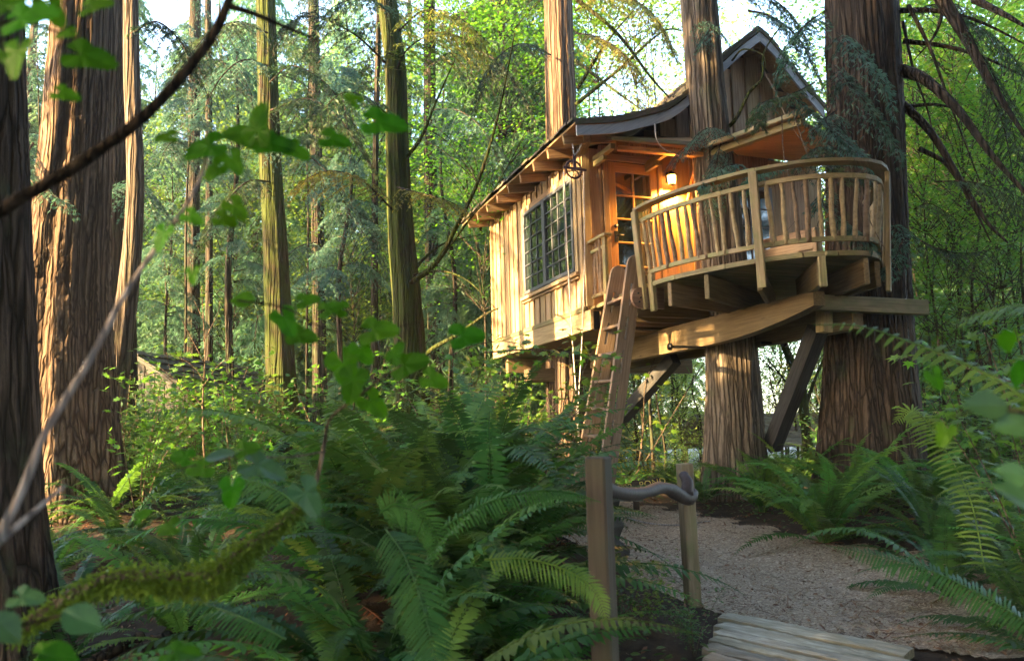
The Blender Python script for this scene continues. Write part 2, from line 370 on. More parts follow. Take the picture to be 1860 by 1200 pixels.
# ------------------------------------------------------------------ ground
def sheet(name, xs, ys, fz, mat, mask=None):
    X, Y = np.meshgrid(xs, ys); Z = fz(X, Y); V = np.stack([X, Y, Z], -1).reshape(-1, 3); nx = len(xs)
    i, j = np.meshgrid(np.arange(len(ys)-1), np.arange(nx-1), indexing='ij'); a = (i*nx+j).ravel()
    Q = np.stack([a, a+1, a+nx+1, a+nx], -1)
    if mask is not None:
        cx = V[Q][:, :, :2].mean(1); Q = Q[mask(cx[:, 0], cx[:, 1])]
        u, inv = np.unique(Q, return_inverse=True); V = V[u]; Q = inv.reshape(-1, 4)
    return obj(name, mk_mesh(name, V, Q, smooth=True), mat)
xs = np.concatenate([np.linspace(-260, -16, 24), np.arange(-15, 15.01, .2), np.linspace(16, 260, 24)])
ys = np.concatenate([np.linspace(-120, -4, 14), np.arange(-3, 22.01, .2), np.linspace(23, 320, 36)])
tag(sheet('ground', xs, ys, lambda x, y: T(x, y), M['soil']), 'dark forest soil between the ferns', kind='structure')
def path_mask(x, y):
    e = .12*np.sin(x*5+y*3)+.1*np.sin(x*11-y*7)+.06*np.sin(y*17+x*5)
    left = .15+.9*sstep(8.0, 4.8, y)*1.0 - .6*sstep(8.3, 10.5, y)
    left = np.where(y < 8, .1+.30*(8-y), .1-.5*(y-8))
    right = np.where(y < 6.6, 3.6, 3.6-.62*(y-6.6))
    bw = (y < 5.42-.86*(x-1.36)) & (x > .6) & (x < 2.6)
    return (x > left+e) & (x < right+e) & (y > 4.4) & (y < 14.5+e*3) & ~bw
def pz(x, y): return T(x, y)+.014+.006*np.sin(x*23+y*9)*np.sin(y*19-x*7)
tag(sheet('path', np.arange(-4, 4.2, .05), np.arange(4.2, 15, .05), pz, M['path'], path_mask), 'brown wood chip path curving under the treehouse', kind='structure')
tag(sheet('gravel_clearing', np.arange(-6, 40, .6), np.arange(17.2, 44, .6), lambda x, y: T(x, y)+.06, M['gravel'], lambda x, y: (x > -1.5+.5*np.sin(y))), 'pale gravel clearing beyond the trees', kind='structure')
rng = np.random.default_rng(3)
def flat_scatter(name, tpl, n, region, size, mat, zoff=.02, tilt=.25, lab=None):
    pts = []
    while len(pts) < n:
        x, y = region(rng); pts.append((x, y))
    p = np.array(pts); pos = np.column_stack([p, T(p[:, 0], p[:, 1])+zoff])
    a = rng.uniform(0, 2*math.pi, n); X = np.stack([np.cos(a), np.sin(a), rng.normal(0, tilt, n)], -1)
    Zh = np.stack([rng.normal(0, tilt, n), rng.normal(0, tilt, n), np.ones(n)], -1)
    X, Y, Z = frames(X, Zh); V, Fa = scatter(*tpl, pos, X, Y, Z, rng.uniform(*size, n))
    return tag(obj(name, mk_mesh(name, V, Tr=Fa), mat), lab, kind='stuff')
CHIP = (np.array([[0, 0, 0], [1, .1, 0], [.9, .35, .05], [.05, .25, .05]]), np.array([[0, 1, 2], [0, 2, 3]]))
def reg_path(r):
    while True:
        y = 4.5+6.5*r.random()**1.5; x = r.uniform(-.5, 3.8)
        if path_mask(np.array(x), np.array(y)): return x, y
flat_scatter('wood_chips', CHIP, 26000, reg_path, (.006, .024), M['litter'], .024, .3, 'wood chips and bark bits over the path')
flat_scatter('pale_chips', CHIP, 7000, reg_path, (.010, .034), M['chip'], .026, .35, 'pale wood chips scattered on the path')
flat_scatter('dry_twigs', (np.array([[0, 0, 0], [1, .02, 0], [1, .06, .01], [0, .05, .02]]), np.array([[0, 1, 2], [0, 2, 3]])), 900, reg_path, (.05, .16), M['litter'], .028, .12, 'dry twigs and needles lying on the path')
flat_scatter('fallen_leaves', LEAF, 5200, lambda r: (r.uniform(-6, 5), 2.2+9*r.random()), (.02, .06), M['litter'], .03, .4, 'brown fallen leaves on the forest soil')

# ------------------------------------------------------------------ trees
def trunk_mesh(name, pts, rad, seg=64, rows=70, ridge=.05, flare=0., lobes=5, seed=0, foot=.8):
    r = np.random.default_rng(seed); p = smooth_path(pts, rows); t = np.linspace(0, 1, rows)
    R = np.interp(t, np.linspace(0, 1, len(rad)), rad); hgt = p[:, 2]-p[0, 2]
    th = np.arange(seg)/seg*2*math.pi; ph = r.uniform(0, 6.28, 12)
    V = np.zeros((rows, seg, 3))
    for i in range(rows):
        f = flare*math.exp(-max(hgt[i], 0)/foot); tw = hgt[i]*.12
        lob = .5+.5*np.cos(lobes*(th+tw)+ph[0]+.6*np.sin(th+ph[1]))
        rr = R[i]*(1+f*(.45+lob))
        rr = rr*(1+ridge*(.8*np.cos(3*th+ph[2]+tw)+.9*np.cos(7*th+ph[3]-tw*.7+.5*np.sin(hgt[i]*.8))+.5*np.cos(13*th+ph[4]+.8*np.sin(hgt[i]*1.3+ph[5]))
             +.55*np.abs(np.sin(9.5*th*2+ph[6]+.5*np.sin(hgt[i]*2.1))))+ridge*.22*r.standard_normal(seg))
        V[i, :, 0] = p[i, 0]+np.cos(th)*rr; V[i, :, 1] = p[i, 1]+np.sin(th)*rr; V[i, :, 2] = p[i, 2]
    V = V.reshape(-1, 3); i = np.arange(rows-1)[:, None]*seg; j = np.arange(seg); k = (j+1) % seg
    Q = np.stack([i+j, i+k, i+seg+k, i+seg+j], -1).reshape(-1, 4)
    V = np.vstack([V, p[-1]]); Tr = [[len(V)-1, (rows-1)*seg+j[x], (rows-1)*seg+k[x]] for x in range(seg)]
    return mk_mesh(name, V, Q, Tr, True)
def bough_geo(geo, wood_g, path, r0, r, spread=.5, dens=26, leaf=.07, droop=.5, tpl=SPRAY, twigseg=9, twigs=True):
    """foliage twigs hung along a branch path"""
    p = smooth_path(path, 26); n = len(p); Ltot = np.linalg.norm(np.diff(p, axis=0), axis=1).sum()
    tg = norm(np.gradient(p, axis=0)); PS = []; XS = []; ZS = []; SS = []
    if wood_g is not None: wood_g.add(*tube(p if twigs else p[::3], np.linspace(r0, r0*.15, n) if twigs else np.linspace(r0*.7, r0*.12, n)[::3], 6 if twigs else 3, cap=twigs))
    nt = max(4, int(dens*Ltot))
    for k in range(nt):
        u = .12+.88*(k+r.random()*.6)/nt; i = min(n-1, int(u*(n-1))); side = 1 if k % 2 else -1
        lat = norm(np.cross(tg[i], [0, 0, 1.])); d = norm(tg[i]*.75+lat*side*(.9+.3*r.random())+np.array([0, 0, -.25*droop+r.normal(0, .12)]))
        Lt = spread*(.35+.75*math.sin(math.pi*min(1, u*.85+.12)))*r.uniform(.6, 1.15)
        m = max(4, int(Lt/leaf*2.0)); s = np.linspace(.06, 1, m)
        q = p[i]+d*(Lt*s)[:, None]; q[:, 2] -= droop*Lt*s**2*.75
        if wood_g is not None and twigs: wood_g.add(*tube(q[::max(1, m//4)], .0035 if Lt < .6 else .005, 3, cap=False))
        dd = norm(np.gradient(q, axis=0)); la = norm(np.cross(dd, [0, 0, 1.])); sg = np.where(np.arange(m) % 2, 1., -1.)[:, None]
        X = norm(dd*.8+la*sg*.75+r.normal(0, .18, (m, 3))+np.array([0, 0, -.25*droop]))
        PS.append(q); XS.append(X); ZS.append(np.tile([0, 0, 1.], (m, 1))+r.normal(0, .35, (m, 3)))
        SS.append(leaf*(1.35-.6*s)*r.uniform(.75, 1.35, m))
    PS = np.concatenate(PS); X, Y, Z = frames(np.concatenate(XS), np.concatenate(ZS))
    V, Fa = scatter(*tpl, PS, X, Y, Z, np.concatenate(SS)); geo.add(V, None, Fa)
def conifer_crown(name, seed, Hc, Rc, nb, leaf, dens, spread, droop=.7, tpl=TUFT):
    r = np.random.default_rng(seed); g = Geo(); wg = Geo()
    for k in range(nb):
        u = r.random()**.9; z = u*Hc; L = Rc*(1-u*.8)*r.uniform(.45, 1.1); a = r.uniform(0, 2*math.pi)
        d = np.array([math.cos(a), math.sin(a), 0]); up = r.uniform(-.05, .3)
        pts = [np.array([0, 0, z]), d*L*.35+[0, 0, z+up*L*.35], d*L*.7+[0, 0, z+up*L*.2-droop*L*.12], d*L+[0, 0, z-droop*L*.42]]
        bough_geo(g, wg, pts, .012+.012*L, r, spread*(.6+.25*L), dens, leaf, droop*1.2, tpl, twigs=False)
    return g, wg
def broad_crown(name, seed, Hc, Rc, nb, leaf, per, tpl=MAPLE, flat=.35):
    r = np.random.default_rng(seed); g = Geo(); wg = Geo(); PS = []; XS = []; ZS = []; SS = []
    for k in range(nb):
        a = r.uniform(0, 2*math.pi); rr = Rc*math.sqrt(r.random()); z = Hc*r.random()**.8
        c = np.array([math.cos(a)*rr, math.sin(a)*rr, z]); root = np.array([0, 0, max(0, z-Rc*.6)])
        q = smooth_path([root, (root+c)/2+[0, 0, .15*Rc], c], 7)
        if k % 3 == 0: wg.add(*tube(q, np.linspace(.014, .003, 7), 4, cap=False))
        n = int(per*r.uniform(.5, 1.5)); e = r.normal(0, 1, (n, 3))*[Rc*.16, Rc*.16, Rc*.16*flat]; e[:, 2] -= .25*np.hypot(e[:, 0], e[:, 1])
        PS.append(c+e); o = r.uniform(0, 2*math.pi, n)
        XS.append(np.stack([np.cos(o), np.sin(o), r.normal(-.25, .25, n)], -1)); ZS.append(np.stack([r.normal(0, .35, n), r.normal(0, .35, n), np.ones(n)], -1))
        SS.append(leaf*r.uniform(.55, 1.3, n))
    X, Y, Z = frames(np.concatenate(XS), np.concatenate(ZS)); V, Fa = scatter(*tpl, np.concatenate(PS), X, Y, Z, np.concatenate(SS)); g.add(V, None, Fa)
    return g, wg
def near_tree(name, label, pts, rad, mat, seed, group=None, flare=0., lobes=5, ridge=.05, seg=64, rows=70, foot=.8, cat='tree'):
    base = np.array(pts[0]); root = empty(name, base); tag(root, label, cat, group)
    me = trunk_mesh('trunk', np.array(pts)-base, rad, seg, rows, ridge, flare, lobes, seed, foot)
    obj('trunk', me, mat, root, Matrix.Translation(Vector(base))); return root
def col(pxs, Y, top=None):                      # trunk centre line from pixels of its axis
    out = [P(x, y, Y) for x, y in pxs]; d = out[0]-out[1]; z0 = float(T(out[0][0], out[0][1]))-.1
    b = out[0]+d*((z0-out[0][2])/d[2]) if abs(d[2]) > 1e-3 else out[0]; b[2] = z0
    t = out[-1]+(out[-1]-out[-2])/max(.01, (out[-1]-out[-2])[2])*max(.5, ((top or 9)+E-out[-1][2]))
    return [b]+out+[t]
def rp(px, Y): return px/F*Y
def add_branch(root, path, r0, mat, seg=7, name='branch', r1=.2, rows=24, wob=0, rng_=None):
    p = smooth_path(path, rows); V, Q, Tr = tube(p, np.linspace(r0, r0*r1, rows), seg, wob, rng_); g = Geo().add(V, Q, Tr)
    me = g.mesh(name, True); return obj(name, me, mat, root)
def add_bough(root, path, r0, mat_leaf, seed, spread=.45, dens=24, leaf=.07, droop=.6, mat_w=None):
    g = Geo(); wg = Geo(); bough_geo(g, wg, path, r0, np.random.default_rng(seed), spread, dens, leaf, droop)
    br = obj('branch', wg.mesh('branch', True), mat_w or M['bark_dark'], root)
    fo = obj('foliage', g.mesh('foliage'), mat_leaf, br); return br

# far crowns: a few meshes shared by every tree of the wood behind
CW = {}
def crown_pair(key, g, wg):
    nv = g.n; nf = sum(len(x) for x in g.T)+sum(len(x) for x in g.Q); V2 = np.concatenate(wg.V); Q2 = np.concatenate(wg.Q); T2 = np.concatenate(wg.T) if wg.T else np.zeros((0, 3), int)
    T1 = np.concatenate(g.T); me = mk_mesh('crown_'+key, np.vstack([np.concatenate(g.V), V2]), Q2+nv, np.concatenate([T1, T2+nv]))
    mi = np.zeros(len(Q2)+len(T1)+len(T2), np.int32); mi[:len(Q2)] = 1; mi[len(Q2)+len(T1):] = 1
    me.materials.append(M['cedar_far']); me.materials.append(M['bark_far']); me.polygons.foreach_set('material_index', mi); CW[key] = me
crown_pair('con1', *conifer_crown('c', 11, 13, 2.7, 170, .14, 13, .7))
crown_pair('con2', *conifer_crown('c', 12, 15, 3.1, 160, .15, 12, .75, .9))
crown_pair('con3', *conifer_crown('c', 13, 11, 2.4, 150, .125, 14, .6, .5))
crown_pair('con4', *conifer_crown('c', 14, 9, 2.0, 60, .11, 16, .5, .8))
crown_pair('br1', *broad_crown('b', 21, 7, 2.4, 170, .13, 34))
crown_pair('br2', *broad_crown('b', 22, 4.5, 2.0, 110, .10, 36))
crown_pair('br3', *broad_crown('b', 23, 3.0, 1.5, 60, .085, 34))
_fart = {}
def far_trunk(hgt, rad, seed):
    k = (round(hgt), seed % 3)
    if k not in _fart:
        r = np.random.default_rng(seed); pts = [[r.normal(0, .1)*i*.3 if i else 0, r.normal(0, .1)*i*.3 if i else 0, hgt*i/4] for i in range(5)]
        _fart[k] = trunk_mesh('trunk', pts, [1*rad*1.15, rad, rad*.85, rad*.6, rad*.2], 20, 26, .06, .35, 5, seed)
    return _fart[k]
LIMBMAT = M['bark_far']
def far_tree(name, x, y, hgt, kind, z0, s, mat, label, group, seed, rad=.16, rot=None, tmat=None):
    zb = float(T(x, y))-.05; root = empty(name, (x, y, zb)); tag(root, label, 'tree', group)
    W = Matrix.Translation((x, y, zb)); me = far_trunk(hgt, rad, seed); obj('trunk', me, tmat or M['bark_far'], root, W)
    R = Matrix.Translation((x, y, zb+z0)) @ Matrix.Rotation(rot if rot is not None else random.uniform(0, 6.28), 4, 'Z') @ Matrix.Diagonal((s, s, s, 1))
    crown(root, kind, R, mat); return root
def crown(root, kind, R, mat, name='crown'):
    c = obj(name, CW[kind], None, root, R); c.material_slots[0].link = 'OBJECT'; c.material_slots[0].material = mat; return c

# ------------------------------------------------------------------ treehouse
TH_ = empty('treehouse', (2.2, 11.5, E+1.3)); tag(TH_, 'cedar treehouse with curved gable roof, lit porch and rounded deck between big trunks', 'treehouse')
FL = 1.68
def hp(x, y, l):
    d = ray(x, y); n = Ld; o = C0+Ld*l; t = (o@n)/(d@n); wv = d*t-C0; return float(wv@Rd), float(d[2]*t)
RTOP = [hp(x, y, -.7) for x, y in [(1045, 222), (1110, 219), (1155, 209), (1200, 197), (1228, 180), (1255, 156), (1325, 90), (1370, 55), (1400, 85), (1440, 137), (1487, 194)]]
RTOP[0] = (-.46, RTOP[0][1]-.01)
rr_, rz_ = zip(*RTOP)
def zroof(r): return float(np.interp(r, rr_, rz_))
wall = {}
def group(name, loc): return empty(name, loc, TH_)
# left wall
lw = group('wall', H(0, 1.9, 2.6))
zt = zroof(0)-.16
obj('wall_panel', boxmesh(3.84, zt-1.40, .04), M['inside'], lw, frame(H(.03, 1.925, (zt+1.40)/2), Ld, Rd))
def boards_left():
    step = .226; l = 0.06; k = 0
    while l < 3.84:
        l2 = min(l+step, 3.85); segs = [(1.66, zt)]
        if l2 > .17 and l < 2.2: segs = [(1.66, 2.13), (3.66, zt)]
        for a, b_ in segs:
            plank('board', lw, H(-.012-.004*(k % 2), (l+l2)/2, a), H(-.012-.004*(k % 2), (l+l2)/2, b_), l2-l-.006, .02, -Rd, M['siding'])
            plank('batten', lw, H(-.036, l2, a), H(-.036, l2, b_), .045, .022, -Rd, M['siding'])
        l = l2; k += 1
boards_left()
plank('corner_board', lw, H(-.035, .04, 1.62), H(-.035, .04, 4.0), .11, .03, -Rd, M['siding'])
plank('corner_board', lw, H(-.03, 3.86, 1.62), H(-.03, 3.86, zt), .06, .08, -Rd, M['siding_brown'])
plank('water_table', lw, H(-.045, -.03, 1.645), H(-.045, 3.88, 1.645), .05, .07, Zd, M['deck'])
plank('skirt_board', lw, H(-.03, -.2, 1.48), H(-.03, 3.9, 1.48), .27, .05, -Rd, M['siding'])
# left window
win = group('window', H(-.04, 1.2, 2.9))
tag(win)
wl0, wl1, wz0, wz1, wm = .22, 2.18, 2.22, 3.57, 1.30
for a, b_, ww in (((wl0-.06), (wl1+.06), 'top'),):
    plank('casing', win, H(-.045, wl0-.13, wz1+.05), H(-.045, wl1+.1, wz1+.05), .10, .035, -Rd, M['siding'])
plank('casing', win, H(-.046, wl0-.055, wz0-.03), H(-.046, wl0-.055, wz1+.1), .10, .035, -Rd, M['siding'])
plank('casing', win, H(-.046, wl1+.05, wz0-.03), H(-.046, wl1+.05, wz1+.1), .08, .035, -Rd, M['siding'])
plank('sill', win, H(-.065, wl0-.12, wz0-.055), H(-.065, wl1+.12, wz0-.055), .055, .09, -Rd, M['siding'])
plank('sill', win, H(-.05, wl0-.12, wz0-.11), H(-.05, wl1+.12, wz0-.11), .03, .05, -Rd, M['siding'])
fw = .055
for a, b_ in ((wl0, wm), (wm, wl1)):
    for l in (a+fw/2, b_-fw/2): plank('frame', win, H(-.055, l, wz0), H(-.055, l, wz1), fw-.004, .05, -Rd, M['frame'])
    for z in (wz0+fw/2, wz1-fw/2): plank('frame', win, H(-.056, a+fw, z), H(-.056, b_-fw, z), fw, .048, -Rd, M['frame'])
    nc = 4 if b_-a > 1 else 3; A, B_ = a+fw, b_-fw; z0, z1 = wz0+fw, wz1-fw
    for k in range(1, nc): plank('muntin', win, H(-.058, A+(B_-A)*k/nc, z0), H(-.058, A+(B_-A)*k/nc, z1), .018, .018, -Rd, M['frame'])
    for k in range(1, 6): plank('muntin', win, H(-.060, A, z0+(z1-z0)*k/6), H(-.060, B_, z0+(z1-z0)*k/6), .018, .018, -Rd, M['frame'])
    for i in range(nc):
        for j in range(6):
            t1 = .012*math.sin(i*2.3+j*4.1+a); pl_ = plank('pane', win, H(-.046, A+(B_-A)*i/nc, z0+(z1-z0)*(j+.5)/6), H(-.046, A+(B_-A)*(i+1)/nc, z0+(z1-z0)*(j+.5)/6), (z1-z0)/6, .005, -Rd-Ld*t1+Zd*t1*.7, M['glass'], .001)
# front wall
fwl = group('wall', H(2, 0, 2.8)); RW = 4.05
def zf(r): return (zroof(r)-.12) if r < 3.3 else 4.05
def fboard(r0, r1, z0, z1=None, mat='siding_brown', l=-.012):
    zz = min(zf(r0+.01), zf(r1-.01)) if z1 is None else z1
    if z0 is None: z0 = FL-.05
    plank('board', fwl, H((r0+r1)/2, l, z0), H((r0+r1)/2, l, zz), r1-r0-.006, .022, -Ld, M[mat])
edges = [.06, .26, 'door', 1.24, 1.47, 1.72, 1.97, 2.22, 2.47, 'win', 3.14, 3.36, 3.58, 3.80, 4.05]
fboard(.0, .26, None, mat='siding')
for k in range(4): fboard(.26+.25*k, .51+.25*k, 3.88)
for a, b_ in ((1.24, 1.48), (1.48, 1.73), (1.73, 1.98), (1.98, 2.23), (2.23, 2.50)): fboard(a, b_, None, mat='door' if a < 1.5 else 'siding_brown')
fboard(2.50, 2.82, 3.60); fboard(2.82, 3.14, 3.60); fboard(2.50, 2.82, None, 2.35); fboard(2.82, 3.14, None, 2.35)
for a in (3.14, 3.37, 3.60, 3.83): fboard(a, a+.225, None, mat='siding')
for r in (.26, 1.48, 1.73, 1.98, 2.23, 2.50): plank('batten', fwl, H(r, -.034, FL-.05 if r != .26 else FL), H(r, -.034, zf(r)-.02), .04, .02, -Ld, M['siding_brown'])
for r in (.51, .76, 1.01, 1.24): plank('batten', fwl, H(r, -.034, 3.90), H(r, -.034, zf(r)-.02), .04, .02, -Ld, M['siding_brown'])
plank('corner_board', fwl, H(.03, -.04, FL), H(.03, -.04, 3.98), .12, .03, -Ld, M['siding'])
# backing wall following the gable
def gable_panel(l, name, r0=0., r1=3.3, z0=1.4, mat='inside'):
    rs = [r0]+[r for r in rr_ if r0 < r < r1]+[r1]; V = []; Q = []
    for r in rs: V += [H(r, l, z0), H(r, l, zroof(r)-.10), H(r, l+.05, z0), H(r, l+.05, zroof(r)-.10)]
    for i in range(len(rs)-1): a = 4*i; Q += [[a, a+4, a+5, a+1], [a+2, a+3, a+7, a+6], [a+1, a+5, a+7, a+3], [a, a+2, a+6, a+4]]
    Q += [[0, 1, 3, 2], [4*len(rs)-4, 4*len(rs)-2, 4*len(rs)-1, 4*len(rs)-3]]
    return mk_mesh(name, V, Q)
obj('wall_panel', gable_panel(.03, 'panel'), M['inside'], fwl)
obj('gable_panel', gable_panel(-.44, 'gable_panel', 1.0, 3.45, 4.06), M['inside'], fwl)
for k in range(10):
    r0 = 1.0+.245*k; plank('board', fwl, H(r0+.12, -.465, 4.04), H(r0+.12, -.465, min(zroof(r0), zroof(r0+.24))-.10), .238, .022, -Ld, M['siding'])
    plank('batten', fwl, H(r0+.245, -.488, 4.04), H(r0+.245, -.488, zroof(r0+.245)-.13), .035, .018, -Ld, M['siding_brown'])
obj('wall_panel', boxmesh(.76, 2.6, .04), M['inside'], fwl, frame(H(3.68, .04, 2.75), Rd, -Ld))
bw = group('wall', H(2, 3.85, 2.8)); obj('wall_panel', gable_panel(3.80, 'panel', 0., 3.3, 1.4), M['siding_brown'], bw)
for k in range(13): plank('board', bw, H(.12+.26*k, 3.87, 1.45), H(.12+.26*k, 3.87, zroof(.12+.26*k)-.2), .25, .02, Ld, M['siding_brown'])
rw = group('wall', H(4.05, 1.9, 2.8))
for k in range(15): plank('board', rw, H(4.07, .13+.26*k, 1.45), H(4.07, .13+.26*k, 4.02), .25, .02, Rd, M['siding_brown'])
obj('wall_panel', boxmesh(3.8, 2.6, .04), M['inside'], rw, frame(H(4.03, 1.95, 2.72), Ld, Rd))
# lintel, casing, door
dr = group('door', H(.78, -.02, 2.7))
plank('lintel', dr, H(.26, -.055, 3.82), H(1.24, -.055, 3.82), .10, .05, -Ld, M['siding_brown'])
plank('casing', dr, H(.335, -.045, FL), H(.335, -.045, 3.77), .085, .035, -Ld, M['siding_brown'])
plank('casing', dr, H(1.205, -.045, FL), H(1.205, -.045, 3.77), .07, .035, -Ld, M['door'])
for r, w_ in ((.44, .11), (1.11, .11)): plank('stile', dr, H(r, -.02, FL+.01), H(r, -.02, 3.76), w_, .045, -Ld, M['door'])
plank('door_rail', dr, H(.495, -.02, 3.69), H(1.055, -.02, 3.69), .14, .044, -Ld, M['door'])
plank('door_rail', dr, H(.495, -.02, FL+.13), H(1.055, -.02, FL+.13), .24, .044, -Ld, M['door'])
dz0, dz1 = FL+.25, 3.62
plank('muntin', dr, H(.775, -.025, dz0), H(.775, -.025, dz1), .024, .03, -Ld, M['door'])
for k in range(1, 5): plank('muntin', dr, H(.495, -.027, dz0+(dz1-dz0)*k/5), H(1.055, -.027, dz0+(dz1-dz0)*k/5), .024, .03, -Ld, M['door'])
for i in range(2):
    for j in range(5):
        zc = dz0+(dz1-dz0)*(j+.5)/5; t1 = .015*math.sin(3*i+2*j)
        plank('pane', dr, H(.495+.28*i, -.012, zc), H(.775+.28*i, -.012, zc), (dz1-dz0)/5, .005, -Ld+Rd*t1, M['glass'], .001)
g = Geo().add(*tube([H(.465, -.03, 2.83), H(.465, -.065, 2.83)], [.028, .026], 14)); obj('deadbolt', g.mesh('deadbolt', True), M['iron'], dr)
plank('handle', dr, H(.465, -.05, 2.60), H(.465, -.05, 2.76), .055, .02, -Ld, M['iron'])
g = Geo().add(*tube([H(.465, -.06, 2.69), H(.465, -.10, 2.69), H(.55, -.105, 2.69)], [.012, .012, .009], 8)); obj('handle', g.mesh('lever', True), M['iron'], dr)
# porch window
pw = group('window', H(2.82, -.03, 3.0))
for r in (2.53, 3.11): plank('frame', pw, H(r, -.04, 2.35), H(r, -.04, 3.6), .06, .05, -Ld, M['frame'])
for z in (2.38, 3.57): plank('frame', pw, H(2.56, -.041, z), H(3.08, -.041, z), .06, .048, -Ld, M['frame'])
for r in (2.73, 2.91): plank('muntin', pw, H(r, -.04, 2.41), H(r, -.04, 3.54), .018, .02, -Ld, M['frame'])
for k in range(1, 4): plank('muntin', pw, H(2.56, -.043, 2.41+.2825*k), H(3.08, -.043, 2.41+.2825*k), .018, .02, -Ld, M['frame'])
for i in range(3):
    for j in range(4): plank('pane', pw, H(2.56+.1733*i, -.03, 2.41+.2825*(j+.5)), H(2.56+.1733*(i+1), -.03, 2.41+.2825*(j+.5)), .2825, .005, -Ld+Rd*.01*math.sin(i+3*j), M['glass'], .001)

# roof
rf = group('roof', H(1.6, 1.8, 4.6)); LF, LB = -.80, 4.35
def shell(name, prof, l0, l1, th, mat, par, off=0.):
    V = []; Q = []; n = len(prof)
    for l in (l0, l1):
        for r, z in prof: V += [H(r, l, z-off), H(r, l, z-off-th)]
    for i in range(n-1):
        a = 2*i; b_ = 2*n+2*i
        Q += [[a, a+2, b_+2, b_], [a+1, b_+1, b_+3, a+3], [a, a+1, a+3, a+2], [b_, b_+2, b_+3, b_+1]]
    Q += [[0, 2*n, 2*n+1, 1], [2*n-2, 2*n-1, 4*n-1, 4*n-2]]
    return obj(name, mk_mesh(name, V, Q), mat, par)
pk = int(np.argmax(rz_)); left_p = RTOP[:pk+1]; right_p = RTOP[pk:]
lsm = smooth_path([[a, 0, b_] for a, b_ in left_p], 22)[:, [0, 2]].tolist(); rsm = smooth_path([[a, 0, b_] for a, b_ in right_p], 8)[:, [0, 2]].tolist()
shell('roof_board', lsm, LF, LB, .03, M['siding_brown'], rf, .03); shell('roof_board', rsm, LF, LB, .03, M['siding_brown'], rf, .03)
g = Geo(); rg = np.random.default_rng(5)
def shingles(g, prof, l0, l1, H_=H, wmin=.10, lift=.0, step=.11):
    prof = np.array(prof); seg = np.r_[0, np.cumsum(np.hypot(*np.diff(prof, axis=0).T))]; s = 0
    while s < seg[-1]:
        a = [np.interp(s-.04, seg, prof[:, k]) for k in (0, 1)]; b_ = [np.interp(min(s+step*1.3, seg[-1]), seg, prof[:, k]) for k in (0, 1)]
        if s == 0: d = prof[1]-prof[0]; d = d/np.hypot(*d); a = [prof[0][0]-.05*d[0], prof[0][1]-.05*d[1]]
        l = l0-.02
        while l < l1:
            w_ = rg.uniform(wmin, wmin*1.9); j = rg.uniform(-.012, .012); h = rg.uniform(.012, .022)
            p = [H_(a[0]+j, l, a[1]-.005+lift), H_(a[0]+j, l+w_-.006, a[1]-.005+lift), H_(b_[0], l+w_-.006, b_[1]-.03+lift), H_(b_[0], l, b_[1]-.03+lift)]
            V = p+[q+np.array([0, 0, h*2]) for q in p]; g.add(V, [[4, 5, 6, 7], [0, 1, 5, 4], [0, 4, 7, 3], [1, 2, 6, 5]]); l += w_
        s += step
shingles(g, [[a, b_-.005] for a, b_ in lsm], LF, LB); shingles(g, [[a, b_-.005] for a, b_ in rsm[::-1]], LF, LB)
tag(obj('shingles', g.mesh('shingles'), M['shingle'], rf), kind='stuff')
def fasc(prof, name, off, hgt, l, th, mat):
    V = []; Q = []; n = len(prof)
    for i, (r, z) in enumerate(prof): V += [H(r, l, z-off), H(r, l, z-off-hgt), H(r, l+th, z-off), H(r, l+th, z-off-hgt)]
    for i in range(n-1): a = 4*i; Q += [[a, a+1, a+5, a+4], [a+2, a+6, a+7, a+3], [a, a+4, a+6, a+2], [a+1, a+3, a+7, a+5]]
    Q += [[0, 2, 3, 1], [4*n-4, 4*n-3, 4*n-1, 4*n-2]]; return local_obj(name, V, Q, mat, rf, V[0], V[-4]-V[0], -Ld)
fasc([[a+.02, b_] for a, b_ in lsm], 'fascia', .075, .135, LF-.012, .03, M['fascia']); fasc(rsm, 'fascia', .075, .15, LF-.012, .03, M['fascia'])
fasc(lsm, 'rake_trim', .022, .045, LF-.028, .03, M['shingle']); fasc(rsm, 'rake_trim', .022, .045, LF-.028, .03, M['shingle'])
for k in range(9):
    l = -.44+.545*k; z1 = zroof(-.42)-.08
    plank('rafter', rf, H(-.47, l, z1-.075), H(.3, l, zroof(.12)-.125), .13, .045, Zd*0+Ld, M['rafter'])
obj('ridge_beam', boxmesh(5.0, .1, .18), M['beam'], rf, frame(H(rr_[pk], 1.75, rz_[pk]-.22), Ld, Zd))
# porch eave wrapping over the deck
pr = group('porch_roof', H(1.6, -.6, 3.9)); ZE, ZI = 3.86, 4.10
poly = [(.16, -.62, ZE), (1.30, -1.12, 3.70), (1.81, -2.50, 3.70), (2.20, -1.80, ZE), (3.25, -1.35, ZE+.04), (4.12, -1.2, ZE+.02), (4.12, -.03, ZI), (2.4, -.045, ZI), (1.3, -.045, ZI), (.16, -.045, ZI)]
ce = np.mean([H(*q) for q in poly], 0)+[0, 0, .05]; V = [ce, ce-[0, 0, .03]]; Tr = []; Q = []; n = len(poly)
for q in poly: p = H(*q); V += [p, p-[0, 0, .03]]
for i in range(n):
    a = 2+2*i; b_ = 2+2*((i+1) % n); Tr += [[0, a, b_], [1, b_+1, a+1]]; Q.append([a, a+1, b_+1, b_])
obj('soffit', mk_mesh('soffit', V, Q, Tr), M['siding_brown'], pr)
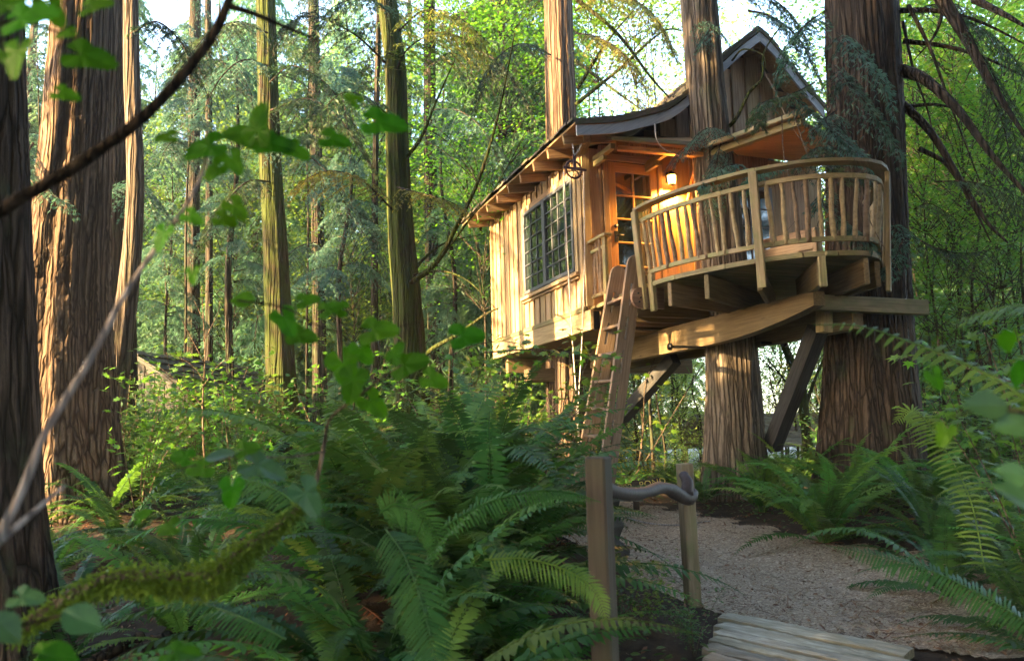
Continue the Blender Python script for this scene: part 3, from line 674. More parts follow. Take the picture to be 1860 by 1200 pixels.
for (a, b_) in ((0, 1), (1, 2), (2, 3), (3, 4), (4, 5)):
    p, q = H(*poly[a]), H(*poly[b_]); d = (q-p)/np.linalg.norm(q-p); nn = np.cross(Zd, d)
    plank('edge_board', pr, p+[0, 0, .004]-d*.01, q+[0, 0, .004]+d*.01, .055, .03, -nn, M['shingle'] if a == 0 else M['deck'])
plank('eave_beam', pr, H(1.42, -1.02, 3.70-.07), H(1.86, -2.30, 3.70-.07), .10, .09, Zd, M['rail'])
plank('eave_beam', pr, H(.30, -.50, ZE-.085), H(1.40, -.98, 3.70-.085), .09, .06, Zd, M['door'])
for r in (.18, 1.0): 
    plank('bracket', pr, H(r, -.04, ZE-.10), H(r, -.60, ZE-.10), .08, .07, Rd, M['rail'])
    plank('bracket', pr, H(r, -.04, ZE-.17), H(r, -.36, ZE-.17), .07, .055, Rd, M['rail'])
plank('brace', pr, H(1.64, -.06, 3.25), H(1.55, -.50, ZE-.13), .05, .05, Rd, M['door'])
# pulley stub (corbel out of the corner)
plank('corbel', TH_, H(.02, .1, 3.86), H(-.15, -.52, 3.86), .10, .10, Zd, M['beam'])

# deck
dk = group('deck', H(1.6, -1.5, 1.6))
EDGE = smooth_path([(1.60, 9.03, 0), (1.72, 8.72, 0), (1.94, 8.37, 0), (2.34, 7.93, 0), (2.68, 7.68, 0), (3.0, 7.55, 0), (3.36, 7.55, 0), (3.60, 7.66, 0), (3.80, 8.0, 0), (3.95, 8.45, 0), (4.08, 8.95, 0)], 60)[:, :2]
tgE = norm(np.gradient(EDGE, axis=0)); NRM = np.stack([tgE[:, 1], -tgE[:, 0]], -1)
if NRM[20]@(np.array([2.6, 9.3])-EDGE[20]) > 0: NRM = -NRM
slen = np.r_[0, np.cumsum(np.hypot(*np.diff(EDGE, axis=0).T))]; SL = slen[-1]
def EP(s, z, out=0.):
    x = np.interp(s, slen, EDGE[:, 0]); y = np.interp(s, slen, EDGE[:, 1]); nx = np.interp(s, slen, NRM[:, 0]); ny = np.interp(s, slen, NRM[:, 1]); q = math.hypot(nx, ny)
    return np.array([x+nx/q*out, y+ny/q*out, z+E]), np.array([nx/q, ny/q, 0.])
dpoly = [tuple(p) for p in EDGE]+[(4.9, 9.6), tuple(H(RW, 0, 0)[:2]), tuple(H(0, 0, 0)[:2]), (1.22, 10.3)]
def inside_span(c, d, perp):          # intersections of line c + t d with polygon
    ts = []
    for i in range(len(dpoly)):
        a = np.array(dpoly[i]); b_ = np.array(dpoly[(i+1) % len(dpoly)]); A = (a-c)@perp; B_ = (b_-c)@perp
        if A*B_ < 0: q = a+(b_-a)*A/(A-B_); ts.append((q-c)@d)
    return sorted(ts)
for k in range(30):
    l = -.075-.145*k; c = H(0, l, 0)[:2]; ts = inside_span(c, Rd[:2], Ld[:2])
    if len(ts) >= 2 and ts[1]-ts[0] > .12:
        a, b_ = ts[0]+.02, ts[-1 if len(ts) == 2 else 1]-.02
        plank('deck_board', dk, H(a, l, FL-.02), H(b_, l, FL-.02), .138, .035, Zd, M['deck'])
cuts = [0, .55, 1.2, 1.62, 1.98, 2.3, 2.62, 3.05, 3.5, SL]
def strip(name, par, s0, s1, z, hgt, th, out, mat, n=None, outz=0.):
    n = n or max(3, int((s1-s0)/.12)+2); V = []; Q = []
    for s in np.linspace(s0, s1, n):
        p, q = EP(s, z+hgt/2, out+outz); p2, _ = EP(s, z-hgt/2, out)
        V += [p, p2, p-q*th, p2-q*th]
    for i in range(n-1): a = 4*i; Q += [[a, a+1, a+5, a+4], [a+2, a+6, a+7, a+3], [a, a+4, a+6, a+2], [a+1, a+3, a+7, a+5]]
    Q += [[0, 2, 3, 1], [4*n-4, 4*n-3, 4*n-1, 4*n-2]]; return local_obj(name, V, Q, mat, par, V[0], V[-4]-V[0], Zd)
for a, b_ in zip(cuts[:-1], cuts[1:]): strip('rim_board', dk, a+.004, b_-.004, FL-.02, .05, .16, .03+.004*math.sin(a*9), M['deck'])
HUB = np.array([3.40, 10.0, 0]); HUB2 = np.array([3.6, 9.7, 0])
for s in (.42, .95, 1.55, 2.14, 2.6, 2.86):
    p, q = EP(s, FL-.19, .0); tgt = HUB+[0, 0, p[2]]; d = tgt-p; d[2] = 0; d /= np.linalg.norm(d)
    L_ = 1.9 if s < 2 else 1.1
    plank('joist', dk, p, p+d*L_, .26, .055, np.cross(d, Zd), M['beam'])
plank('joist', dk, H(.25, -.9, FL-.16), H(1.6, -.9, FL-.16), .2, .05, Ld, M['beam'])
plank('joist', dk, H(.2, -.45, FL-.16), H(1.9, -.45, FL-.16), .2, .05, Ld, M['beam'])
plank('joist', dk, H(.15, -.08, FL-.16), H(4.0, -.08, FL-.16), .2, .05, Ld, M['beam'])
obj('entry_plank', boxmesh(1.3, .16, .05), M['deck'], dk, frame((EP(0, FL-.03)[0]+H(.1, -.15, FL-.03))/2, EP(0, FL-.03)[0]-H(.1, -.15, FL-.03), Zd))
# railing
rl = group('railing', H(1.6, -1.8, 2.2)); FLR = .11
def railstrip(z, hgt, th, out, a=0., b_=None, mat='rail'):
    cs = [c for c in (0, 1.25, 1.62, 2.45, SL)];
    for u, v in zip(cs[:-1], cs[1:]): strip('rail', rl, u+.003-(.07 if u == 0 else 0), v-.003, z, hgt, th, out, M[mat], n=14)
ZT = 2.555
railstrip(ZT, .034, .13, FLR+.06); railstrip(ZT-.14, .046, .04, FLR); railstrip(FL+.125, .046, .04, .035)
def post(s, z0, z1, o0, o1, w_=.09, t_=.05, mat='rail'):
    p, q = EP(s, z0, o0); p2, _ = EP(s, z1, o1); plank('post', rl, p, p2, w_, t_, q, M[mat])
post(.01, FL-.30, ZT-.02, .07, FLR+.04, .10, .05); post(.10, FL-.33, FL+.10, -.0, .02, .10, .05)
for s in (1.60,): post(s, FL-.31, ZT-.02, .085, FLR+.055, .085, .045)
post(2.93, FL-.37, ZT-.02, .075, FLR+.05, .085, .045)
post(3.30, FL-.2, ZT-.02, .06, FLR+.04, .07, .045)
for s in (2.14,): 
    p, q = EP(s, FL-.05, .03); plank('bracket', rl, p-[0, 0, .30], p, .07, .05, q, M['rail'])
rb = np.random.default_rng(9); BAL = []
for k in range(7):
    h = .80; z = np.linspace(0, h, 12); wx = .009*np.sin(z*rb.uniform(1.5, 5)+rb.uniform(0, 6))+.004*np.sin(z*11+rb.uniform(0, 6)); wy = .007*np.sin(z*rb.uniform(2, 5)+rb.uniform(0, 6))
    R_ = .0245*(1+.08*np.sin(z*15+k))*np.linspace(1.1, .82, 12); V, Q, Tr = tube(np.stack([wx, wy, z], -1), R_, 8, .05, rb)
    BAL.append(mk_mesh('baluster', V, Q, Tr, True))
s = .09; k = 0
while s < SL-.03:
    if all(abs(s-q) > .06 for q in (1.60, 2.93, 3.30)):
        p, q = EP(s, FL+.10, .012); p2, _ = EP(s, ZT-.12, FLR-.025); d = Vector(p2-p); x = Vector((q[1], -q[0], 0))
        d2 = d.normalized(); y = d2.cross(x).normalized(); x = y.cross(d2); lean = rb.uniform(-.03, .03)
        me = BAL[k % 7]; mt = M['stick2'] if rb.random() < .65 else M['stick1']
        key = (k % 7, mt.name)
        if key not in _bx: mm = me.copy(); mm.materials.append(mt); _bx[key] = mm
        x2 = (x+Vector((lean*0, 0, 0))).normalized(); sc_ = d.length/.80; fl = rb.choice([-1, 1]); th_ = rb.uniform(.8, 1.15)
        Mx = Matrix(((x2.x*fl*th_, y.x*th_, d2.x*sc_, p[0]), (x2.y*fl*th_, y.y*th_, d2.y*sc_, p[1]), (x2.z*fl*th_, y.z*th_, d2.z*sc_, p[2]), (0, 0, 0, 1)))
        obj('baluster', _bx[key], None, rl, Mx)
    s += .112+rb.uniform(-.014, .016); k += 1
# short railing by the door
r2 = group('railing', H(.1, -.3, 2.2)); a = np.array([1.04, 10.78, 0]); b_ = np.array([1.27, 10.16, 0]); dv = (b_-a)
def q2(t, z): return a*(1-t)+b_*t+np.array([0, 0, z+E])
plank('rail', r2, q2(-.02, ZT+.01), q2(1.1, ZT+.01), .12, .04, Zd, M['rail']); plank('rail', r2, q2(0, ZT-.13), q2(1.0, ZT-.13), .05, .045, Zd, M['rail'])
plank('rail', r2, q2(0, FL+.13), q2(1.0, FL+.13), .05, .045, Zd, M['rail']); plank('post', r2, q2(.93, FL-.1), q2(.93, ZT), .09, .05, np.cross(dv, Zd), M['rail'])
for i, t in enumerate((.12, .3, .48, .64, .78)):
    mm = _bx.get((i % 7, 'baluster_bark')) or _bx[[k_ for k_ in _bx if k_[0] == 0 and isinstance(k_[1], str)][0]]
    p = q2(t, FL+.12); obj('baluster', mm, None, r2, Matrix.Translation(Vector(p)) @ Matrix.Rotation(i*1.3, 4, 'Z') @ Matrix.Rotation(.05, 4, 'X'))
# floor and beams under the house
ub = group('underframe', H(1.6, 1.5, 1.2))
for k in range(4): obj('floor_panel', boxmesh(1.22 if k < 3 else .2, .95, .02), M['ply'], ub, frame(H(.61+1.225*k if k < 3 else 3.8, 3.3, 1.42), Rd, Zd)) if False else None
for i in range(4):
    for j in range(3): obj('floor_panel', boxmesh(.95, 1.265, .02), M['ply'], ub, frame(H(.52+.955*i, .66+1.27*j, 1.37), Rd, Zd))
for r, zb_, ht in ((1.27, 1.34, .30),):
    pass
def beam_line(x0, y0, t0, t1, ztop, zbot, w_, name='beam', mat='beam'):
    p = np.array([x0, y0, 0])-Ld*t0; q = np.array([x0, y0, 0])-Ld*t1; zc = (ztop+zbot)/2+E
    return plank(name, ub, p+[0, 0, zc], q+[0, 0, zc], ztop-zbot, w_, np.cross(Ld, Zd), M[mat])
beam_line(2.80, 11.37, -4.1, 2.95, 1.345, 1.04, .15)                 # straight beam behind the middle trunk
beam_line(2.80-.08*0-.20, 11.37-.0-.10, -4.15, -3.2, 1.05, .86, .22)
# arched beam in front of the middle trunk
V = []; Q = []; n = 26; o = np.array([2.44, 10.0, 0]); tt = np.linspace(-3.2, 2.12, n)
for t in tt:
    p = o-Ld*t; top = 1.375-.03*sstep(-.5, -3, np.array(t)); u = max(0., (t-.2)/1.92); bot = 1.035+.19*u**2
    pr_ = Rd*.075
    V += [p+pr_+[0, 0, top+E], p+pr_+[0, 0, bot+E], p-pr_+[0, 0, top+E], p-pr_+[0, 0, bot+E]]
for i in range(n-1): a = 4*i; Q += [[a, a+4, a+5, a+1], [a+2, a+3, a+7, a+6], [a, a+2, a+6, a+4], [a+1, a+5, a+7, a+3]]
Q += [[0, 1, 3, 2], [4*n-4, 4*n-2, 4*n-1, 4*n-3]]
# put the mesh in a frame whose x runs along the beam so the grain follows it
Mb = frame(o, -Ld, np.cross(Ld, Zd)); Vi = [list(Mb.inverted() @ Vector(v)) for v in V]
obj('beam', mk_mesh('arched_beam', Vi, Q), M['beam'], ub, Mb)
plank('beam', ub, np.array([3.12, 8.22, 1.295+E]), np.array([4.62, 8.72, 1.275+E]), .165, .12, np.cross(Rd, Zd), M['deck'])
plank('beam', ub, H(.1, 3.6, 1.2), H(3.9, 3.6, 1.2), .26, .12, Ld, M['beam'])
plank('beam', ub, H(.1, 2.6, 1.2)-Zd*.25, H(1.6, 2.6, 1.2)-Zd*.25, .22, .3, Ld, M['beam'])
plank('brace', ub, P(1226, 650, 11.6), P(1118, 772, 12.75), .20, .16, Rd, M['char'])
plank('brace', ub, P(1486, 596, 8.95), P(1402, 812, 10.2), .19, .17, Rd, M['char'])
plank('block', ub, P(1497, 548, 8.62), P(1497, 604, 8.62), .13, .13, Ld, M['rail'])
for q, d in ((P(1250, 630, 9.9), Rd*.5), (P(1404, 623, 9.9), Rd*-.35), (P(1632, 552, 8.7), -Ld*.0+np.array([-.12, .02, -.02]))):
    gg = Geo().add(*tube([q-d*.5, q+d*.5], [.018, .018], 10)).add(*tube([q-d*.5, q-d*.56 if np.linalg.norm(d) > .2 else q-d*.75], [.045, .045], 12)); obj('bolt', gg.mesh('bolt', True), M['steel'] if q[0] > 4 else M['iron'], ub)

# ------------------------------------------------------------------ wall lantern
lp = hp(1220, 325, -.13); lc = H(lp[0], -.13, lp[1]); LN = empty('wall_lantern', lc); tag(LN, 'glowing amber wall lantern beside the treehouse door', 'lantern')
fr = frame(lc, Rd, Zd)
def lathe(prof, seg=6):
    th = np.arange(seg)/seg*2*math.pi+.52; V = []
    for r, z in prof: V += [[math.cos(t)*r, math.sin(t)*r, z] for t in th]
    V = np.array(V); n = len(prof); i = np.arange(n-1)[:, None]*seg; j = np.arange(seg); k = (j+1) % seg
    Q = np.stack([i+j, i+k, i+seg+k, i+seg+j], -1).reshape(-1, 4); V = np.vstack([V, [0, 0, prof[0][1]], [0, 0, prof[-1][1]]]); a = len(V)-2
    Tr = [[a, k[x], j[x]] for x in range(seg)]+[[a+1, (n-1)*seg+j[x], (n-1)*seg+k[x]] for x in range(seg)]
    return V, Q, Tr
obj('lantern_glass', Geo().add(*lathe([(.048, -.085), (.060, -.02), (.062, .05)])).mesh('glass'), M['lamp'], LN, fr)
obj('cap', Geo().add(*lathe([(.085, .05), (.082, .062), (.035, .095), (.012, .12)])).mesh('cap'), M['iron'], LN, fr)
obj('base', Geo().add(*lathe([(.02, -.11), (.05, -.09), (.052, -.082)])).mesh('base'), M['iron'], LN, fr)
obj('arm', boxmesh(.13, .03, .03), M['iron'], LN, frame(lc+Ld*.06+Zd*.07, Ld, Zd)); obj('back_plate', boxmesh(.16, .07, .015), M['iron'], LN, frame(lc+Ld*.105+Zd*.05, Zd, Ld))
g = Geo()
for k in range(6): a = .52+k*math.pi/3; g.add(*tube([[math.cos(a)*.05, math.sin(a)*.05, -.085], [math.cos(a)*.064, math.sin(a)*.064, .052]], .004, 4))
obj('glazing_bars', g.mesh('bars'), M['iron'], LN, fr)
pt = bpy.data.lights.new('lantern_light', 'SPOT'); pt.energy = 80; pt.spot_size = math.radians(168); pt.spot_blend = .5; pt.color = (1, .48, .10); pt.shadow_soft_size = .06
po = bpy.data.objects.new('lantern_light', pt); COL.objects.link(po); po.location = Vector(lc-Ld*.02-Zd*.135)

# ------------------------------------------------------------------ ladder
LA = empty('ladder', P(1085, 940, 9.2)); tag(LA, 'weathered brown wooden ladder with slotted side rails up to the deck', 'ladder')
def slotted(L, w_, t_, slots):
    xs = [0, .05]; 
    for a, b_ in slots: xs += [a, b_]
    xs = sorted(set([0]+[x for ab in slots for x in ab]+[L])); ys = [-w_/2, -.030, .004, w_/2]; V = []; Q = []
    solid = {}
    for i in range(len(xs)-1):
        for j in range(3): solid[i, j] = not (j == 1 and any(abs(xs[i]-a) < 1e-6 for a, b_ in slots))
    def q4(*p): b0 = len(V); V.extend(p); Q.append([b0, b0+1, b0+2, b0+3])
    h = t_/2
    for (i, j), s_ in solid.items():
        if not s_: continue
        x0, x1, y0, y1 = xs[i], xs[i+1], ys[j], ys[j+1]
        q4((x0, y0, h), (x1, y0, h), (x1, y1, h), (x0, y1, h)); q4((x0, y0, -h), (x0, y1, -h), (x1, y1, -h), (x1, y0, -h))
        if not solid.get((i-1, j), False): q4((x0, y0, -h), (x0, y0, h), (x0, y1, h), (x0, y1, -h))
        if not solid.get((i+1, j), False): q4((x1, y0, -h), (x1, y1, -h), (x1, y1, h), (x1, y0, h))
        if not solid.get((i, j-1), False): q4((x0, y0, -h), (x1, y0, -h), (x1, y0, h), (x0, y0, h))
        if not solid.get((i, j+1), False): q4((x0, y1, -h), (x0, y1, h), (x1, y1, h), (x1, y1, -h))
    # rounded head
    b0 = len(V); ring = [(-.6*w_*math.sin(a), -w_/2*math.cos(a)) for a in np.linspace(0, math.pi, 9)]
    Tr = []
    for s_ in (h, -h): V.extend([(x, y, s_) for x, y in ring])
    for k in range(1, 8): Tr += [[b0, b0+k+1, b0+k], [b0+9, b0+9+k, b0+9+k+1]]
    for k in range(8): Q.append([b0+k, b0+k+1, b0+10+k, b0+9+k])
    return mk_mesh('side_rail', V, Q, Tr)
def lad_rail(top, bot):
    top, bot = np.array(top), np.array(bot); L_ = np.linalg.norm(bot-top); sl_ = []; x = .22
    while x < L_-.3: sl_.append((x, x+.27)); x += .40
    Mx = frame(top, bot-top, -Ld); me = slotted(L_, .205, .045, sl_); obj('side_rail', me, M['ladder'], LA, Mx); return top, bot, L_
tF = P(1153, 482, 9.05); bF = P(1090, 935, 8.95); tB = P(1122, 500, 9.66); bB = P(1046, 925, 9.55)
bF[2] = float(T(bF[0], bF[1]))-.03; bB[2] = float(T(bB[0], bB[1]))-.03
lad_rail(tF, bF); lad_rail(tB, bB)
LL = np.linalg.norm(bF-tF); nr = 9
for k in range(nr):
    t = (.38+k*.33)/LL; f1 = tF+(bF-tF)*t; f2 = tB+(bB-tB)*t; d = f2-f1; d /= np.linalg.norm(d)
    plank('rung', LA, f1+d*.03, f2-d*.03, .17, .035, Zd+Rd*.05, M['ladder_rung'])
# rounded hinge board fixed to the deck
hb = P(1163, 541, 8.98); g = Geo(); 
Vh = []; rg_ = [( -.0-.12*math.sin(a), -.12*math.cos(a)) for a in np.linspace(0, math.pi, 10)]+[(.30, .12), (.30, -.12)]
for s_ in (.025, -.025): Vh += [(x, y, s_) for x, y in rg_]
nn = len(rg_); Tr = [[0, k+1, k] for k in range(1, nn-1)]+[[nn, nn+k, nn+k+1] for k in range(1, nn-1)]; Q = [[k, (k+1) % nn, nn+(k+1) % nn, nn+k] for k in range(nn)]
obj('hinge_board', mk_mesh('hinge_board', Vh, Q, Tr), M['ladder'], TH_, frame(hb, Rd, -Ld))
for dx, dz in ((-.04, .05), (-.03, -.05), (-.01, 0)): gg = Geo().add(*tube([hb+Rd*dx+Zd*dz-Ld*.02, hb+Rd*dx+Zd*dz-Ld*.04], [.012, .010], 8)); obj('bolt', gg.mesh('bolt', True), M['iron'], TH_)

# ------------------------------------------------------------------ pulley
pc = P(1042, 308, 9.95); PU = empty('pulley_wheel', pc); tag(PU, 'purple iron pulley wheel hanging on a chain by the window', 'pulley')
ax = norm(-Ld*.95+Rd*.1); fr = frame(pc, np.cross(Zd, ax), ax)
g = Geo(); th = np.linspace(0, 2*math.pi, 33)
for R_, rr2 in ((.122, .009), (.108, .006)): g.add(*tube(np.stack([np.cos(th)*R_, np.sin(th)*R_, th*0], -1), rr2, 6, cap=False))
obj('rim', g.mesh('rim', True), M['pulley'], PU, fr)
for k in range(6): a = k*math.pi/3+.3; gg = Geo().add(*tube([[math.cos(a)*.02, math.sin(a)*.02, 0], [math.cos(a+.25)*.065, math.sin(a+.25)*.065, 0], [math.cos(a)*.11, math.sin(a)*.11, 0]], .007, 5)); obj('spoke', gg.mesh('spoke', True), M['pulley'], PU, fr)
obj('hub', Geo().add(*lathe([(.022, -.03), (.026, 0), (.022, .03)], 10)).mesh('hub'), M['pulley'], PU, fr)
plank('strap', PU, pc+ax*.03+Zd*-.02, pc+ax*.03+Zd*.19, .045, .012, ax, M['pulley']); plank('axle_bar', PU, pc+ax*.035-np.cross(Zd, ax)*.175, pc+ax*.035+np.cross(Zd, ax)*.175, .03, .02, ax, M['pulley'])
cl = [pc+Zd*.20+ax*.03, P(1036, 258, 9.95)]
for side, (px_, py_) in enumerate(((1040, 262), (1056, 262))):
    a = pc+Zd*.18+ax*.03; b_ = P(px_, py_, 9.97); b_ = b_ if side else b_; mid = (a+b_)/2-Zd*.02
    for k in range(6):
        p = smooth_path([a, mid, b_], 7)[k]; q = smooth_path([a, mid, b_], 7)[k+1]; d = q-p; c = (p+q)/2; u = norm(np.cross(d, ax)) if k % 2 else ax; t_ = np.linspace(0, 2*math.pi, 13)
        ln = c+np.cos(t_)[:, None]*d*.72+np.sin(t_)[:, None]*u*.009; obj('chain_link', Geo().add(*tube(ln, .0035, 5, cap=False)).mesh('link', True), M['steel'], PU)
for nm, pts in (('a', [pc-np.cross(Zd, ax)*(-.122), P(1030, 450, 9.9), P(1040, 620, 9.85), P(1049, 760, 9.8)]), ('b', [pc-np.cross(Zd, ax)*.122, P(1062, 450, 9.9), P(1057, 620, 9.85), P(1050, 760, 9.8)])):
    pts[0] = P(1024 if nm == 'a' else 1060, 312, 9.95); pts[-1][2] = pts[-1][2]
    e = pts[-1].copy(); e[2] = float(T(e[0], e[1])); pts.append(e)
    obj('rope', Geo().add(*tube(smooth_path(pts, 24), .009 if nm == 'a' else .008, 6)).mesh('rope', True), M['rope'], PU)

# ------------------------------------------------------------------ bench on the deck
BD = empty('deck_bench', H(2.85, -.75, FL)); tag(BD, 'plain wooden bench with backrest on the treehouse deck', 'bench')
a = P(1380, 433, 10.35); b_ = P(1474, 407, 9.75); d = norm(b_-a); d[2] = 0; d = norm(d); nb_ = np.cross(Zd, d); a[2] = b_[2] = FL+.80+E; b_ = a+d*.82
for k in range(3): plank('back_slat', BD, a-Zd*(.06+.14*k), b_-Zd*(.06+.14*k), .125, .03, nb_, M['siding'])
plank('seat', BD, a-Zd*.38+nb_*-.22, b_-Zd*.38+nb_*-.22, .42, .04, Zd, M['siding'])
for u in (.03, .97):
    for v_ in (0, -.4): p = a*(1-u)+b_*u+nb_*v_; plank('leg', BD, [p[0], p[1], FL+E], [p[0], p[1], FL+E+(.40 if v_ else .8)], .06, .05, nb_, M['siding'])

# ------------------------------------------------------------------ handrail of two posts and a branch
HR = empty('branch_handrail', P(1262, 1108, 5.6)); tag(HR, 'two square posts joined by a crooked dark branch handrail beside the boardwalk', 'handrail')
def vpost(pt, pb, w_, label=None, mat='post', rz=.0):
    t = P(*pt); b_ = P(*pb); b_[2] = float(T(b_[0], b_[1]))-.12; b_[0] = t[0]+(b_[0]-t[0])*.6; L_ = np.linalg.norm(t-b_)
    o = obj('post', boxmesh(L_, w_, w_, .007), M[mat], HR, frame((t+b_)/2, t-b_, (math.sin(rz), -math.cos(rz), 0)))
    if label: o['label'] = label
    return t, b_
n_t, n_b = vpost((1086, 829, 2.9), (1100, 1230, 2.9), .078, 'tall dark near post', 'post_grey', -.50)
f_t, f_b = vpost((1243, 841, 5.6), (1262, 1110, 5.6), .092, 'pale far post', 'post', .30)
br = [P(1092, 884, 3.0), P(1120, 893, 3.4), P(1150, 897, 3.9), P(1175, 893, 4.4), P(1196, 886, 4.8), P(1215, 888, 5.1), P(1236, 900, 5.35), P(1250, 904, 5.45), P(1262, 893, 5.52)]
p = smooth_path(br, 44); r = np.interp(np.linspace(0, 1, 44), [0, .1, .35, .6, .8, .95, 1], [.026, .028, .033, .038, .048, .044, .030])*(1+.08*np.sin(np.linspace(0, 30, 44)))
g = Geo().add(*tube(p, r, 12, .03, rng)).add(*tube(smooth_path([P(1247, 897, 5.42), P(1249, 880, 5.44), P(1245, 868, 5.47), P(1240, 861, 5.5)], 12), np.linspace(.045, .030, 12), 10, .04, rng))
obj('rail', g.mesh('rail_branch', True), M['rail_branch'], HR)

# ------------------------------------------------------------------ stone bench
SB = empty('stone_bench', P(1050, 1045, 6.3)); tag(SB, 'grey stone garden bench with slab top on carved pedestals', 'bench')
sbz = float(T(.5, 6.3)); bc = np.array([.36, 6.3, 0]); bd = norm(np.array([.97, .12, 0])); bn = np.cross(Zd, bd)
g = Geo()
def rough_box(L_, W_, H_, seed, nx=26, ny=10, nz=3, amp=.006, taper=0.):
    r = np.random.default_rng(seed); V = []; Q = []
    def face(fn, a, b_):
        b0 = sum(len(v) for v in V); u, v = np.meshgrid(np.linspace(-1, 1, a), np.linspace(-1, 1, b_)); V.append(np.stack(fn(u.ravel(), v.ravel()), -1))
        i, j = np.meshgrid(np.arange(b_-1), np.arange(a-1), indexing='ij'); k = (i*a+j).ravel()+b0; Q.append(np.stack([k, k+1, k+a+1, k+a], -1))
    o = lambda u: u*0+1
    face(lambda u, v: (u, v, o(u)), nx, ny); face(lambda u, v: (v, u, -o(u)), ny, nx); face(lambda u, v: (u, -o(u), v), nx, nz); face(lambda u, v: (-u, o(u), v), nx, nz)
    face(lambda u, v: (o(u), u, v), ny, nz); face(lambda u, v: (-o(u), -u, v), ny, nz); V = np.concatenate(V); Q = np.concatenate(Q)
    s = 1-taper*np.abs(np.sin(V[:, 2]*2.4)); V = V*[L_/2, W_/2, H_/2]; V[:, :2] *= s[:, None]
    V = V+amp*np.stack([np.sin(V[:, 0]*31+V[:, 1]*17+seed), np.sin(V[:, 1]*37+V[:, 2]*61), np.sin(V[:, 0]*23+V[:, 1]*41)], -1)
    return mk_mesh('stone', V, Q)
obj('slab', rough_box(1.18, .42, .06, 1), M['stone_top'], SB, frame([bc[0], bc[1], sbz+.42], bd, Zd))
for s_ in (-.36, .36):
    c = bc+bd*s_
    obj('pedestal', rough_box(.16, .34, .36, 2, 12, 12, 16, .008, .36), M['stone'], SB, frame([c[0], c[1], sbz+.20], bd, Zd))
    obj('foot', rough_box(.22, .40, .07, 3, 10, 10, 4, .006), M['stone'], SB, frame([c[0], c[1], sbz+.02], bd, Zd))

# ------------------------------------------------------------------ pond sign
sp_ = P(1157, 925, 9.3); SG = empty('pond_sign', [sp_[0], sp_[1], float(T(sp_[0], sp_[1]))]); tag(SG, 'small brown wooden sign reading ER POND in yellow letters behind the handrail', 'sign')
sc_ = P(1155, 885, 9.3); dS = norm(np.array([1, .05, .145]))
obj('post', boxmesh(.42, .07, .05), M['sign'], SG, frame([sp_[0], sp_[1]+.04, float(T(sp_[0], sp_[1]))+.15], Zd, -np.array([0, 1, 0])))
obj('board', boxmesh(.60, .13, .03), M['sign'], SG, frame(sc_, dS, np.array([0, -1., .1])))
tc_ = bpy.data.curves.new('lettering', 'FONT'); tc_.body = 'ER  POND'; tc_.size = .105; tc_.extrude = .003; tc_.align_x = 'LEFT'; tc_.align_y = 'CENTER'; tc_.space_character = 1.1
tc_.materials.append(M['letter']); to = bpy.data.objects.new('lettering_curve', tc_); COL.objects.link(to)
bpy.context.view_layer.update(); lme = bpy.data.meshes.new_from_object(to.evaluated_get(bpy.context.evaluated_depsgraph_get())); bpy.data.objects.remove(to); to = bpy.data.objects.new('lettering', lme); COL.objects.link(to)
if not lme.materials: lme.materials.append(M['letter'])
Ms = frame(sc_+np.array([-.155, -.018, -.005]), dS, np.array([0, -1., .1])); put(to, Ms, SG)

# ------------------------------------------------------------------ boardwalk
A_ = P(1311, 1104, 5.35); B_ = P(1625, 1166, 4.62); Cc = P(1272, 1202, 4.22); BWK = empty('boardwalk', (A_+B_)/2); tag(BWK, 'weathered grey split plank boardwalk leading onto the path', 'boardwalk')
dl = Cc-A_; dw = B_-A_; nrmB = norm(np.cross(dl, dw)); nrmB = nrmB if nrmB[2] > 0 else -nrmB; wl = np.linalg.norm(dw); L1 = np.linalg.norm(dl); r = np.random.default_rng(4)
def rough_plank(L_, w_, t_, seed):
    q = np.random.default_rng(seed); nx = 30; x = np.linspace(0, L_, nx); e1 = -w_/2+.0022*np.cumsum(q.normal(0, .5, nx)); e2 = w_/2+.0022*np.cumsum(q.normal(0, .5, nx)); e1 -= e1.mean()+w_/2; e2 += w_/2-e2.mean()
    ys = np.linspace(0, 1, 6); V = []; 
    for i in range(nx):
        for y in ys: V.append([x[i], e1[i]*(1-y)+e2[i]*y, t_/2-.006*(2*y-1)**4+.0035*math.sin(x[i]*9+y*5+seed)+.002*q.normal()])
        for y in ys: V.append([x[i], e1[i]*(1-y)+e2[i]*y, -t_/2])
    Q = []; m = 12
    for i in range(nx-1):
        a = i*m
        for k in range(5): Q += [[a+k, a+m+k, a+m+k+1, a+k+1], [a+6+k, a+7+k, a+m+7+k, a+m+6+k]]
        Q += [[a, a+6, a+m+6, a+m], [a+5, a+m+5, a+m+11, a+11]]
    for a, fl in ((0, 1), ((nx-1)*m, 0)):
        for k in range(5): f = [a+k, a+k+1, a+7+k, a+6+k]; Q.append(f if fl else f[::-1])
    return mk_mesh('plank', V, Q)
pos = 0.; k = 0
while pos < L1+1.5:
    wd = r.uniform(.13, .23); c = A_+dl/L1*(pos+wd/2)-nrmB*.03+nrmB*r.uniform(-.008, .008); ex = r.uniform(-.03, .03)
    ang = r.uniform(-.012, .012); d2 = norm(dw/wl+dl/L1*ang)
    obj('plank', rough_plank(wl+r.uniform(-.02, .06), wd-.042-r.uniform(0, .012), .05, k), M['grey_plank'], BWK, frame(c+d2*ex, d2, nrmB)); pos += wd; k += 1
for s_ in (.12, .88): 
    a = A_+dw*s_-nrmB*.10; plank('bearer', BWK, a+dl/L1*.03, a+dl/L1*(L1+1.4), .09, .10, nrmB, M['post'])

